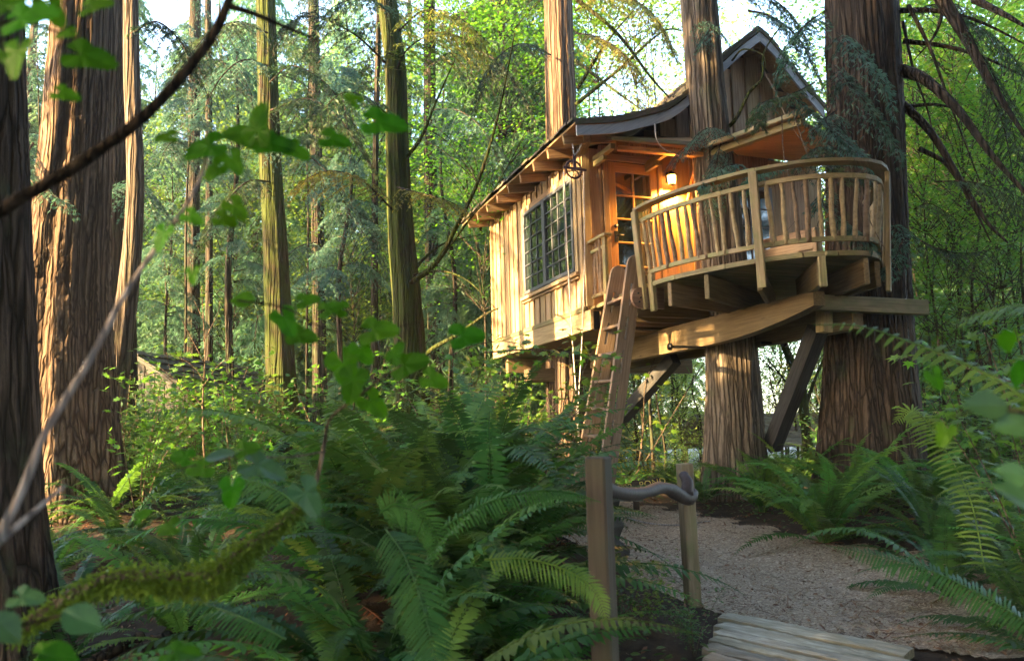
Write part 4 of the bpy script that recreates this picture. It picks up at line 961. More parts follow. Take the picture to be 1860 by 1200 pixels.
# ------------------------------------------------------------------ far shelter, shed, building, car
def prism(name, label, cat, c, yaw, L_, W_, hw, hr, over, wallm, roofm, shw=.2, step=.2, boards=.25):
    root = empty(name, c); tag(root, label, cat); d = np.array([math.cos(yaw), math.sin(yaw), 0]); s_ = np.array([-d[1], d[0], 0]); c = np.array(c, float)
    for sg in (-1, 1):
        e = c+s_*sg*(W_/2+over)+Zd*(hw-over*(hr-hw)/(W_/2)); rd = c+Zd*hr; nn = np.cross(d, rd-e)*(1 if sg < 0 else -1)
        rfp = plank('roof', root, (e+rd)/2-d*(L_/2+over), (e+rd)/2+d*(L_/2+over), float(np.linalg.norm(rd-e)), .06, nn, roofm)
        g = Geo(); S_ = np.linalg.norm(rd-e); sd = (rd-e)/S_; nu = norm(nn); nu = nu if nu[2] > 0 else -nu; t = 0.
        while t < S_:
            l = -(L_/2+over)
            while l < L_/2+over:
                w_ = rg.uniform(shw*.7, shw*1.4); h = rg.uniform(.03, .05); p = [e+sd*(t-.04+rg.uniform(-.02, .02))+d*l, e+sd*(t-.04)+d*(l+w_-.01), e+sd*min(S_, t+step*1.2)+d*(l+w_-.01), e+sd*min(S_, t+step*1.2)+d*l]
                V = [p[0]+nu*.03, p[1]+nu*.03, p[2]+nu*.03, p[3]+nu*.03, p[0]+nu*(.03+h), p[1]+nu*(.03+h), p[2]+nu*.035, p[3]+nu*.035]; g.add(V, [[4, 5, 6, 7], [0, 1, 5, 4], [0, 4, 7, 3], [1, 2, 6, 5]]); l += w_
            t += step
        tag(obj('shingles', g.mesh('shingles'), roofm, rfp), kind='stuff')
    if wallm:
        for sg in (-1, 1):
            x = -W_/2
            while x < W_/2-.01:
                xc = x+boards/2; h = hw+(hr-hw)*(1-abs(xc)/(W_/2)); q = c+d*sg*L_/2+s_*xc; plank('board', root, q-Zd*.3, q+Zd*(h-.05), boards-.012, .03, d, wallm); x += boards
            x = -L_/2
            while x < L_/2-.01: q = c+s_*sg*W_/2+d*(x+boards/2); plank('board', root, q-Zd*.3, q+Zd*(hw-.03), boards-.012, .03, s_, wallm); x += boards
    return root, d, s_
sh, d, s_ = prism('garden_shelter', 'low open shelter with mossy grey shingle roof behind the middle trunk', 'shelter', [6.9, 20.6, float(T(6.9, 20.6))], .42, 5.2, 1.7, .75, 1.42, .15, None, M['shingle_grey'], .16, .15)
cS = np.array([6.9, 20.6, float(T(6.9, 20.6))])
for u in (-2.5, 0, 2.5):
    for v in (-.75, .75): q = cS+d*u+s_*v; plank('post', sh, q-Zd*.2, q+Zd*.75, .12, .12, s_, M['siding'])
for u in (-2.62,):
    for v in (-1, 1): plank('rake_board', sh, cS+d*u+s_*v*1.0+Zd*.66, cS+d*u+Zd*1.44, .10, .05, d, M['siding'])
    plank('tie_beam', sh, cS+d*u-s_*.85+Zd*.72, cS+d*u+s_*.85+Zd*.72, .08, .06, Zd, M['siding'])
q = P(352, 650, 14.5); prism('old_shed', 'dark weathered board shed half buried in undergrowth', 'shed', [q[0]-.35, 15.2, float(T(q[0], 15.2))+.1], 1.35, 3.2, 2.9, 1.45, 2.35, .2, M['shedwood'], M['shedwood'], .2, .25, .2)
q = P(1712, 600, 36); pb = empty('pale_house', [q[0], 36, float(T(q[0], 36))]); tag(pb, 'pale house glimpsed through leaves beyond the right cedar', 'house'); zg = float(T(q[0], 36))
obj('wall', boxmesh(7, 4, 5.0, .02), M['paleb'], pb, Matrix.Translation((q[0]+2, 38.5, zg+2.2)))
plank('roof', pb, [q[0]-2, 36.6, zg+5.3], [q[0]+6, 36.6, zg+5.3], 3.2, .15, (0, -.5, .8), M['shingle_grey'])
for k in range(4): wn = plank('window', pb, [q[0]-.9+1.6*k, 36.46, zg+3.2], [q[0]-.0+1.6*k, 36.46, zg+3.2], 1.2, .06, (0, -1, 0), M['frame']); plank('pane', wn, [q[0]-.82+1.6*k, 36.42, zg+3.2], [q[0]-.08+1.6*k, 36.42, zg+3.2], 1.05, .02, (0, -1, 0), M['glass'])
for k in range(3): plank('balcony_rail', pb, [q[0]-1.6, 35.6, zg+4.2+.18*k], [q[0]+4, 35.6, zg+4.2+.18*k], .07, .05, (0, -1, 0), M['paleb'])
# parked car
def car(x, y, yaw):
    z = float(T(x, y)); root = empty('parked_car', [x, y, z]); tag(root, 'silver green parked car glimpsed behind the right ferns', 'car'); W = Matrix.Translation((x, y, z)) @ Matrix.Rotation(yaw, 4, 'Z')
    prof = [(-2.1, .35), (-2.15, .62), (-1.95, .82), (-1.1, .92), (-.55, 1.36), (.75, 1.40), (1.45, 1.0), (2.05, .92), (2.15, .6), (2.1, .35)]
    V = []; Q = []; ys_ = [(-.86, 1), (-.88, .97), (.88, .97), (.86, 1)]
    rows = []
    for yy, sh_ in ((-.80, .93), (-.88, 1), (.88, 1), (.80, .93)):
        rows.append([(px_*(1 if sh_ == 1 else .985), yy*(1-.16*max(0, (pz_-.9)/.5)), .35+(pz_-.35)*sh_ if sh_ < 1 else pz_) for px_, pz_ in prof])
    rows = [rows[1], rows[2]]; n = len(prof)
    for rw_ in rows: V += rw_
    Q = [[i, i+1, n+i+1, n+i] for i in range(n-1)]; Q2 = [list(range(n))]
    bme = bpy.data.meshes.new('body'); bme.from_pydata(V, [], Q+[[n-1, 0, n, 2*n-1]]+[list(range(n))[::-1]]+[[n+i for i in range(n)]]); bme.update()
    obj('body', bme, M['carp'], root, W)
    for sg in (-1, 1):
        gm = bpy.data.meshes.new('side_window'); yy = lambda zz: sg*(.88*(1-.16*max(0, (zz-.9)/.5))+.004); gm.from_pydata([(-.95, yy(.96), .96), (1.3, yy(.98), .98), (.72, yy(1.33), 1.33), (-.5, yy(1.30), 1.30)], [], [[0, 1, 2, 3]]); obj('side_window', gm, M['glass'], root, W)
        for wx in (-1.35, 1.35):
            whl = obj('wheel', Geo().add(*tube([[wx, sg*.90, .32], [wx, sg*.72, .32]], .32, 20)).mesh('tyre'), M['tyre'], root, W); obj('hub', Geo().add(*tube([[wx, sg*.91, .32], [wx, sg*.80, .32]], .19, 14)).mesh('hub'), M['steel'], whl, W)
    for x0, z0, x1, z1, nm in ((-1.06, .95, -.58, 1.34, 'windscreen'), (1.42, 1.03, .80, 1.37, 'rear_window')):
        gm = bpy.data.meshes.new(nm); o = .012*(-1 if x0 < 0 else 1); gm.from_pydata([(x0+o, -.78, z0+.01), (x0+o, .78, z0+.01), (x1+o, .70, z1+.01), (x1+o, -.70, z1+.01)], [], [[0, 1, 2, 3]]); obj(nm, gm, M['glass'], root, W)
    for sg in (-1, 1): obj('headlight', boxmesh(.04, .3, .12), M['steel'], root, W @ Matrix.Translation((-2.13, sg*.6, .68)))
q = P(1838, 835, 21); car(q[0]+.6, 21, 2.75)

# ------------------------------------------------------------------ the big trunks near the treehouse
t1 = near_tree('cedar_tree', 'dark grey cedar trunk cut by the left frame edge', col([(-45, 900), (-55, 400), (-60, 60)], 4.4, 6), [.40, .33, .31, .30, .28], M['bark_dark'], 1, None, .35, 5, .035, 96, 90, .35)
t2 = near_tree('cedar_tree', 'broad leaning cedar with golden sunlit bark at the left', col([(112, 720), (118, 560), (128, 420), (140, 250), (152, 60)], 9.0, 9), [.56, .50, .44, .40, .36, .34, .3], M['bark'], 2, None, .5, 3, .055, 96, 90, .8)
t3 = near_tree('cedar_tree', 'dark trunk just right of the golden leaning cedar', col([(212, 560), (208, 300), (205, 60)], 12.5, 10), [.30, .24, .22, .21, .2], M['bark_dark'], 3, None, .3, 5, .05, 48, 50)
t4 = near_tree('alder_tree', 'slim sunlit trunk right of the two big left trunks', col([(216, 660), (238, 480), (246, 330), (240, 150), (238, 20)], 10.2, 9), [.15, .135, .11, .10, .095, .09], M['bark_grey'], 4, None, .3, 4, .04, 40, 50)
t5 = near_tree('fir_tree', 'straight dark trunk rising behind the old shed', col([(350, 560), (352, 300), (354, 20)], 16.5, 11), [.17, .14, .12, .115, .11], M['bark_far'], 5, None, .6, 4, .05, 32, 40)
t6 = near_tree('fir_tree', 'thin dark trunk beside the trunk behind the shed', col([(380, 580), (380, 300), (378, 20)], 17, 11), [.085, .075, .07, .065, .06], M['bark_far'], 6, None, .2, 4, .05, 24, 30)
t7 = near_tree('fir_tree', 'mossy fir trunk left of centre with a flared foot', col([(508, 640), (500, 450), (490, 280), (484, 60)], 13.2, 11), [.26, .215, .19, .17, .15], M['bark_moss'], 7, None, .5, 4, .045, 48, 50)
t8 = near_tree('fir_tree', 'brown trunk halfway between the two mossy trunks', col([(580, 620), (577, 400), (572, 180), (570, 40)], 18, 12), [.17, .15, .14, .13, .12], M['bark_far'], 8, None, .3, 4, .05, 32, 40)
t9 = near_tree('alder_tree', 'thick mossy alder trunk with golden lit moss and forking limbs', col([(748, 690), (740, 560), (728, 420), (722, 280), (718, 120), (705, 20)], 11.2, 9), [.24, .21, .19, .165, .15, .14, .12], M['bark_moss'], 9, None, .3, 4, .06, 56, 60)
t10 = near_tree('fir_tree', 'pale grey trunk right of the mossy alder', col([(792, 640), (785, 480), (781, 300), (780, 100)], 17, 12), [.20, .16, .14, .13, .12], M['bark_far'], 10, None, .4, 4, .05, 32, 40)
t11 = near_tree('cedar_tree', 'sunlit cedar passing up through the treehouse roof', col([(1030, 760), (1024, 660), (1020, 240), (1014, 20)], 13.3, 10), [.36, .31, .28, .255, .24, .23], M['bark'], 11, None, .3, 5, .05, 64, 70)
t12 = near_tree('cedar_tree', 'middle cedar trunk piercing the deck before the door', col([(1331, 800), (1328, 660), (1310, 440), (1285, 200), (1272, 40)], 10.32, 9), [.385, .345, .325, .28, .25, .24, .23], M['bark_grey'], 12, None, .22, 5, .045, 96, 90, .6)
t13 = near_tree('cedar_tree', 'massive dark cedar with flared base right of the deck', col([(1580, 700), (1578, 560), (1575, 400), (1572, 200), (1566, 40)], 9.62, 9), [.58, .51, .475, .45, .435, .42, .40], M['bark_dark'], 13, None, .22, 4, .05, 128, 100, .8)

# limbs and boughs of those trees
def pp(*q): return [P(*a) for a in q]
add_branch(t9, pp((736, 520, 11.1), (790, 480, 10.9), (830, 410, 10.7), (868, 330, 10.5), (905, 210, 10.3), (935, 60, 10.0)), .045, M['bark_moss'])
add_branch(t9, pp((738, 512, 11.1), (770, 470, 11.3), (812, 440, 11.5), (880, 425, 11.8)), .03, M['bark_moss'])
add_branch(t9, pp((748, 500, 11.1), (800, 492, 10.8), (850, 510, 10.5), (900, 560, 10.2)), .022, M['bark_moss'])
add_branch(t9, pp((755, 690, 11.0), (778, 640, 10.6), (830, 608, 10.1), (880, 572, 9.7), (905, 560, 9.5)), .040, M['bark_moss'])
add_branch(t9, pp((728, 300, 11.2), (765, 250, 11.0), (790, 190, 10.9), (830, 100, 10.8)), .035, M['bark_moss'])
add_branch(t9, pp((800, 470, 10.9), (852, 400, 10.6), (900, 340, 10.3), (960, 230, 10.0)), .02, M['bark_moss'])
for a in ([(1048, 0, 11), (1120, 60, 11), (1190, 150, 11.2), (1250, 210, 11.4)], [(1046, 110, 13), (1110, 160, 12), (1180, 210, 11.5)], [(1050, 160, 13), (1100, 80, 12), (1150, 20, 11)], [(1046, 190, 13), (1120, 130, 12), (1200, 60, 11.5), (1240, 55, 11.4)]):
    add_branch(t11, pp(*a), .035, M['bark_moss'])
def bgh(root, pts, r0, mat, seed, spread=.45, dens=20, leaf=.07, droop=.7): return add_bough(root, pp(*pts), r0, M[mat], seed, spread, dens, leaf, droop)
# sunlit boughs around the mossy alder and behind
bgh(t9, [(712, 380, 11.0), (660, 330, 10.4), (600, 310, 9.9), (545, 330, 9.5)], .015, 'cedar_sunlit', 31, .5, 16, .06)
bgh(t9, [(722, 340, 11.0), (760, 350, 10.4), (800, 360, 10.0), (850, 380, 9.8)], .015, 'cedar_sunlit', 32, .4, 16, .06)
bgh(t9, [(712, 150, 11.2), (740, 90, 10.8), (800, 60, 10.4), (870, 80, 10.1)], .018, 'cedar_sunlit', 33, .6, 16, .07)
bgh(t9, [(706, 120, 11.2), (640, 60, 10.8), (560, 30, 10.5), (500, 60, 10.2)], .018, 'cedar', 34, .6, 16, .07)
bgh(t7, [(490, 150, 13.0), (530, 120, 12.4), (590, 150, 12.0), (640, 220, 11.8)], .02, 'cedar', 35, .7, 14, .08)
bgh(t7, [(486, 120, 13.0), (440, 110, 12.2), (395, 150, 11.6), (360, 230, 11.2)], .02, 'cedar_blue', 36, .7, 14, .08)
bgh(t7, [(490, 260, 13.1), (540, 270, 12.3), (600, 320, 11.7), (640, 400, 11.3)], .02, 'cedar_blue', 37, .6, 14, .08)
bgh(t2, [(60, 260, 8.9), (40, 300, 8.4), (70, 340, 8.0), (130, 370, 7.7)], .014, 'cedar_blue', 38, .3, 14, .06)
bgh(t3, [(215, 350, 12.4), (245, 330, 11.5), (270, 360, 10.8), (290, 420, 10.4)], .012, 'cedar_blue', 39, .5, 16, .07)
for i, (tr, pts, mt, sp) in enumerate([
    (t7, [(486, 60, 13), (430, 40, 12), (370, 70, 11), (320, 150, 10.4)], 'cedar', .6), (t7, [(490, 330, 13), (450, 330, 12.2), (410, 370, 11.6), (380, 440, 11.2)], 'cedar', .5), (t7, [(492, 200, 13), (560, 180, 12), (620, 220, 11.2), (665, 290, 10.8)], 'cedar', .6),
    (t9, [(715, 220, 11.2), (670, 180, 10.6), (620, 170, 10.1), (570, 220, 9.8)], 'cedar', .5), (t9, [(720, 60, 11.2), (770, 20, 10.6), (830, 30, 10.2), (890, 80, 9.9)], 'cedar_sunlit', .6), (t9, [(716, 30, 11.2), (670, 0, 10.6), (610, 10, 10.2), (560, 70, 9.9)], 'cedar', .6),
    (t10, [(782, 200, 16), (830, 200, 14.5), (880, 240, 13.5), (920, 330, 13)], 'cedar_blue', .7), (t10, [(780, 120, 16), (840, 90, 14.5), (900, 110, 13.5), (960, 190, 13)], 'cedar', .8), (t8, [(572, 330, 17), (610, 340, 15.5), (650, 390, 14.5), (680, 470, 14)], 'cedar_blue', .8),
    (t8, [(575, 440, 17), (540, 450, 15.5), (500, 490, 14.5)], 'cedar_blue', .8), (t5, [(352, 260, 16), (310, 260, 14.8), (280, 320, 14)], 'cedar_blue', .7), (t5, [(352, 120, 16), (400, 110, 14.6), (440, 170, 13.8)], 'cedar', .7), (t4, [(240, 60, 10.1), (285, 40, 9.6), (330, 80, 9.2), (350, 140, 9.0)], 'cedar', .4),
    (t11, [(1046, 60, 13), (1090, 70, 12), (1140, 110, 11.4), (1160, 200, 11)], 'cedar_sunlit', .5), (t11, [(1000, 100, 13), (950, 80, 12), (900, 110, 11.3), (870, 190, 11)], 'cedar', .5), (t11, [(1046, 20, 13), (1110, -10, 12), (1180, 20, 11.3), (1225, 100, 11)], 'cedar_sunlit', .5)]):
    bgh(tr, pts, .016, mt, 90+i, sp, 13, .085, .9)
bgh(t12, [(1290, 250, 10.2), (1262, 262, 9.9), (1235, 275, 9.7), (1212, 305, 9.6)], .006, 'fern_dead', 120, .16, 30, .05, .7)
# middle cedar boughs hanging over the deck
bgh(t12, [(1290, 330, 10.6), (1310, 250, 9.9), (1280, 235, 9.4), (1228, 290, 9.0)], .010, 'cedar_blue', 40, .22, 26, .045, .9)
bgh(t12, [(1310, 255, 10.0), (1300, 300, 9.5), (1290, 340, 9.2), (1300, 400, 9.0)], .007, 'cedar_blue', 41, .22, 28, .045, .9)
bgh(t12, [(1262, 40, 10.8), (1270, 30, 10.3), (1290, 50, 9.9), (1262, 90, 9.6)], .008, 'cedar_blue', 42, .28, 24, .05, .9)
mb = add_branch(t12, pp((1282, 246, 10.5), (1330, 225, 10.2), (1360, 170, 9.9), (1385, 140, 9.7), (1390, 90, 9.6), (1440, 20, 9.5)), .030, M['bark_moss'], wob=.12, rng_=rng)
add_branch(t12, pp((1388, 130, 9.7), (1410, 170, 9.5), (1430, 215, 9.3), (1470, 270, 9.0), (1540, 300, 8.7)), .014, M['twig'])
add_branch(t12, pp((1330, 110, 10.4), (1350, 90, 10.1), (1385, 100, 9.8), (1392, 130, 9.7)), .016, M['bark_moss'])
add_branch(t12, pp((1190, 225, 9.6), (1192, 250, 9.6), (1205, 270, 9.6), (1240, 285, 9.6)), .011, M['twig_pale'])
bgh(t12, [(1360, 20, 10.4), (1400, 30, 10.0), (1450, 70, 9.8), (1490, 150, 9.6)], .02, 'cedar_blue', 43, .45, 18, .06, .8)
bgh(t12, [(1330, 0, 10.8), (1380, -10, 10.5), (1430, 20, 10.2), (1478, 90, 10.0)], .02, 'cedar', 44, .45, 18, .06, .8)
# right cedar boughs: dark sprays over the trunk and the deck rail
for i, (pts, sp, mt, df) in enumerate([
    ([(1520, 60, 9.1), (1545, 80, 8.7), (1590, 130, 8.4), (1625, 200, 8.3)], .38, 'cedar_blue', 22), ([(1515, 120, 9.1), (1540, 150, 8.7), (1590, 210, 8.4), (1640, 290, 8.2)], .38, 'cedar_blue', 22),
    ([(1520, 200, 9.1), (1500, 220, 8.6), (1540, 260, 8.2), (1600, 310, 8.0)], .34, 'cedar_blue', 24), ([(1430, 170, 9.2), (1470, 200, 8.8), (1510, 240, 8.5), (1560, 300, 8.2)], .30, 'cedar_blue', 24),
    ([(1520, 270, 8.9), (1480, 270, 8.4), (1500, 300, 8.0), (1590, 330, 7.7)], .28, 'cedar', 26), ([(1510, 330, 8.6), (1495, 370, 8.1), (1540, 410, 7.8), (1590, 450, 7.6)], .22, 'cedar_blue', 26),
    ([(1600, 400, 9.0), (1640, 420, 8.4), (1625, 470, 8.1), (1600, 500, 8.0)], .2, 'cedar_blue', 26), ([(1480, 150, 9.6), (1440, 170, 9.0), (1380, 190, 8.6), (1380, 230, 8.5)], .2, 'cedar', 24),
    ([(1500, 20, 9.5), (1470, 40, 9.0), (1440, 80, 8.7), (1420, 150, 8.6)], .35, 'cedar_blue', 20), ([(1380, 330, 8.6), (1340, 300, 8.3), (1300, 310, 8.1), (1270, 340, 8.0)], .16, 'cedar_blue', 26),
    ([(1430, 300, 8.2), (1400, 305, 8.0), (1370, 320, 7.9), (1345, 350, 7.9)], .14, 'cedar_blue', 28)]):
    bgh(t13, pts, .010, mt, 50+i, sp*.95, df*.85, .085, .7)
for i, pts in enumerate([[(1570, 310, 8.0), (1500, 330, 7.8), (1440, 300, 7.8), (1400, 290, 7.9)], [(1560, 360, 7.7), (1600, 440, 7.6), (1640, 500, 7.5)], [(1440, 200, 8.7), (1470, 290, 8.2), (1520, 400, 7.7), (1510, 460, 7.6)], [(1420, 210, 8.8), (1425, 290, 8.4), (1450, 380, 8.1), (1430, 420, 8.0)], [(1560, 330, 7.7), (1580, 400, 7.6), (1560, 450, 7.5)]]):
    add_branch(t13, pp(*pts), .007, M['twig'], 5)
# arching limbs right of the massive cedar
for i, (pts, r0) in enumerate([
    ([(1636, 128, 9.5), (1680, 145, 9.2), (1740, 200, 8.9), (1800, 280, 8.6), (1880, 370, 8.3)], .085), ([(1640, 190, 9.6), (1690, 240, 9.4), (1740, 320, 9.2), (1790, 400, 9.0), (1830, 440, 8.9)], .06),
    ([(1700, -20, 9.0), (1750, 60, 8.9), (1800, 150, 8.7), (1870, 260, 8.5)], .09), ([(1620, 20, 9.6), (1700, 20, 9.3), (1780, 40, 9.0), (1880, 90, 8.7)], .04),
    ([(1640, 75, 9.6), (1720, 85, 9.4), (1800, 110, 9.1), (1880, 150, 8.9)], .035), ([(1640, 195, 9.7), (1700, 190, 9.5), (1760, 205, 9.3)], .03),
    ([(1670, 270, 9.6), (1720, 300, 9.4), (1770, 380, 9.2), (1800, 440, 9.1)], .035), ([(1720, -10, 9.2), (1700, 60, 9.3), (1660, 110, 9.5)], .03),
    ([(1770, 0, 9.0), (1830, 30, 8.6), (1880, 60, 8.4)], .05), ([(1650, 10, 9.4), (1690, 90, 9.3), (1730, 200, 9.2), (1780, 330, 9.1)], .028), ([(1640, 40, 9.8), (1660, 130, 9.7), (1690, 220, 9.6), (1700, 330, 9.5)], .022)]):
    b_ = add_branch(t13, pp(*pts), r0, M['bark_dark'])
for i, (pts, sp) in enumerate([([(1700, 20, 9.3), (1760, 40, 9.0), (1820, 80, 8.8), (1870, 150, 8.6)], .5), ([(1740, 60, 9.2), (1790, 110, 9.0), (1830, 200, 8.8), (1850, 290, 8.6)], .45), ([(1780, 130, 9.0), (1820, 220, 8.8), (1840, 320, 8.7), (1850, 400, 8.6)], .4),
    ([(1650, 30, 9.7), (1690, 10, 9.5), (1740, 10, 9.3), (1790, 40, 9.1)], .3), ([(1700, 330, 9.4), (1760, 330, 9.0), (1820, 350, 8.8), (1880, 400, 8.6)], .3), ([(1660, 430, 9.4), (1700, 450, 9.0), (1760, 460, 8.8), (1850, 440, 8.6)], .3), ([(1660, 380, 9.4), (1690, 370, 9.2), (1740, 400, 9.0)], .22)]):
    bgh(t13, pts, .012, 'cedar', 70+i, sp, 16, .06, .9)

# ------------------------------------------------------------------ wood behind
rt = np.random.default_rng(17)
kinds = ['con1', 'con2', 'con3']; LBL = 'tall conifers with teal green drooping crowns in the wood behind'
def PXY(px_, Y): q = P(px_, 700, Y); return q[0]
spots = []
for Y, n in ((20, 13), (25, 15), (31, 17), (38, 19), (47, 21), (60, 20)):
    for k in range(n):
        px_ = -250+2350*(k+rt.random()*.9)/n
        if Y < 55 and 1080 < px_ < 1540: continue
        if Y < 22 and 560 < px_ < 660: continue
        spots.append((PXY(px_, Y+rt.uniform(-2, 2)), Y+rt.uniform(-2, 2)))
for i, (x, y) in enumerate(spots):
    kd = kinds[int(rt.integers(3))]; h = rt.uniform(15, 21)
    right = x/y > .42
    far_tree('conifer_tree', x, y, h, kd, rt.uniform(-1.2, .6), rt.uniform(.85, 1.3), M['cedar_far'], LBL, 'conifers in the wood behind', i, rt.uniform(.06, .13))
def maple(px_, Y, zpx, s, kd, mat, lab, grp, hgt=5, rad=.025):
    x = PXY(px_, Y); z = P(px_, zpx, Y)[2]-float(T(x, Y)); return far_tree('maple_tree', x, Y, max(2.5, z+2*s), kd, z, s, M[mat], lab, grp, int(px_), rad)
for a in [(930, 15.5, 300, .75, 'br1'), (880, 14.5, 560, .8, 'br2'), (1000, 18, 230, .9, 'br1'), (1110, 17, 150, 1.0, 'br1'), (860, 17, 140, .9, 'br1'), (1180, 16, 150, .8, 'br2'), (1220, 20, 60, .9, 'br1')]:
    maple(*a[:4], a[4], 'maple', 'bright vine maples behind the treehouse roof', 'maples behind the treehouse roof')
for a in [(1180, 22, 830, .8, 'br1'), (1240, 25, 800, .9, 'br1'), (1160, 18, 850, .7, 'br2'), (1420, 24, 800, .9, 'br1'), (1480, 21, 790, .7, 'br2'), (1440, 28, 760, 1.2, 'br1'), (1225, 32, 800, .9, 'br2'), (1330, 32, 800, .9, 'br2'), (1340, 52, 560, 2.8, 'br1'), (1200, 52, 480, 2.8, 'br1'), (1150, 17.5, 800, .7, 'br2'), (1230, 19, 760, .7, 'br2'), (1265, 18, 850, .5, 'br3'), (1410, 18.5, 740, .7, 'br2'), (1490, 18, 760, .6, 'br2'), (1200, 16.5, 860, .45, 'br3'), (1440, 20, 690, .8, 'br1'), (1170, 21, 700, .9, 'br1')]+[(1100+46*k, 22.5+3*(k % 3), 845-60*(k % 2), 1.25, 'br3') for k in range(10)]:
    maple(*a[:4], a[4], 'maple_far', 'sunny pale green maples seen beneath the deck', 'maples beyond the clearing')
for a in [(1700, 15, 600, 1.0, 'br1'), (1800, 17, 600, 1.1, 'br1'), (1760, 13.5, 500, .8, 'br2'), (1860, 14, 560, .9, 'br2'), (1680, 19, 480, 1.1, 'br1'), (1850, 22, 420, 1.3, 'br1'), (1740, 12.5, 700, .7, 'br2'), (1820, 12, 760, .6, 'br2'), (1710, 13, 420, .7, 'br2'), (1790, 12.5, 380, .8, 'br2'), (1880, 12, 420, .8, 'br2'), (1840, 13, 520, .8, 'br1'), (1760, 16, 620, 1.1, 'br1')]:
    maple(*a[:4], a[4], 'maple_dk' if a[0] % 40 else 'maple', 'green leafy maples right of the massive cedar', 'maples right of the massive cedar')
for a in [(420, 19, 640, .9, 'br1'), (640, 17, 620, .8, 'br2'), (560, 21, 560, 1.0, 'br1'), (300, 18, 560, .8, 'br2'), (690, 22, 520, 1.0, 'br1'), (830, 20, 640, .8, 'br2')]:
    maple(*a[:4], a[4], 'maple_dk', 'leafy green understorey trees between the left trunks', 'understorey trees between the trunks')
for k in range(34):
    Y = rt.uniform(19, 34); px_ = rt.uniform(150, 1050) if k < 24 else rt.uniform(1500, 1950); x = PXY(px_, Y); zz = rt.uniform(.3, 5.5)
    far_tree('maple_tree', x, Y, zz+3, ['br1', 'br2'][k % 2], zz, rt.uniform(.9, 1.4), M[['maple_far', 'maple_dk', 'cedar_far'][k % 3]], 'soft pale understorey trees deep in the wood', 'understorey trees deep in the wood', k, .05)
# conifers standing a little nearer for their boughs (left half)
for px_, Y, z, s, kd in [(300, 15.5, 500, .55, 'con4'), (420, 15, 420, .6, 'con4'), (620, 14.5, 430, .6, 'con4'), (820, 15.5, 500, .6, 'con4'), (560, 16, 250, .7, 'con4'), (60, 13, 420, .6, 'con4'), (180, 15, 560, .5, 'con4'), (680, 16, 120, .8, 'con4'), (330, 15, 200, .6, 'con4')]:
    x = PXY(px_, Y); zz = P(px_, z, Y)[2]-float(T(x, Y)); far_tree('hemlock_tree', x, Y, zz+6*s, kd, zz-1.2, s, M['cedar_blue' if px_ % 40 else 'cedar'], 'slim hemlocks with sparse blue green boughs among the left trunks', 'hemlocks among the left trunks', int(px_), .07)
for k in range(9):
    far_tree('conifer_tree', -38+rt.uniform(-3, 3), 2+4.2*k, 11, kinds[k % 3], -.8, .8, M['cedar_far'], 'distant conifers far off to the left', 'conifers far off to the left', 60+k, .12)
# unseen conifers added outside the left edge to break up the low sun
for i, (x, y, z0, s, kd) in enumerate([(-13, 1.3, 2.2, .9, 'con1'), (-13.5, -1.2, 2, .95, 'con2'), (-13, -3.6, 1.5, .95, 'con1'), (-15.5, -6, 1, 1.0, 'con3'), (-17, -1.2, 3.5, .9, 'con2'), (-18.5, -3.5, 2.5, 1.0, 'con1'), (-18, -6, 1, 1.1, 'con3'),
    (-16, 7.4, 2.0, .9, 'con4'), (-20, 3.2, 5.5, .8, 'con4'), (-13.5, 10.5, 1.6, .8, 'con4'), (-17, 13, 2.5, 1.0, 'con4'), (-23, 15.5, 0, 1.1, 'con3')]):
    far_tree('conifer_tree', x, y, 14, kd, z0, s, M['cedar'], 'unseen conifers added at the left to break up the sun', 'conifers at the left side', 100+i, .2)
for i, (x, y, z0) in enumerate([(9, 1, 3), (12, 5, 3), (-9, -5, 2), (3, -8, 2), (10, -6, 2), (15, 10, 3), (-4, -12, 2), (16, 0, 2), (-4.5, -2.5, 4.6), (-.5, -2.0, 5.0), (3.8, -2.2, 4.8), (6.5, 1.5, 5.2), (-2.6, 1.2, 6.0), (1.6, 1.6, 6.2), (4.2, 3.8, 7.0), (-6.5, 2.2, 5.0), (-3.4, -6, 3.5), (7, -2.5, 4), (-7.5, 5.0, 6.5), (7.5, 5.5, 7.5)]):
    far_tree('conifer_tree', x, y, 16, kinds[i % 3], z0, 1.15, M['cedar'], 'unseen conifers added behind the photographer', 'conifers behind the camera', 200+i, .2) if i < 8 else far_tree('conifer_tree', x, y, 18, kinds[i % 3], z0, 1.15, M['cedar'], 'unseen canopy conifers added to shade the path', 'conifers over the path', 200+i, .12 if abs(x) > 3 or y < 0 else .05)  # crowns out of view, added to darken the foreground
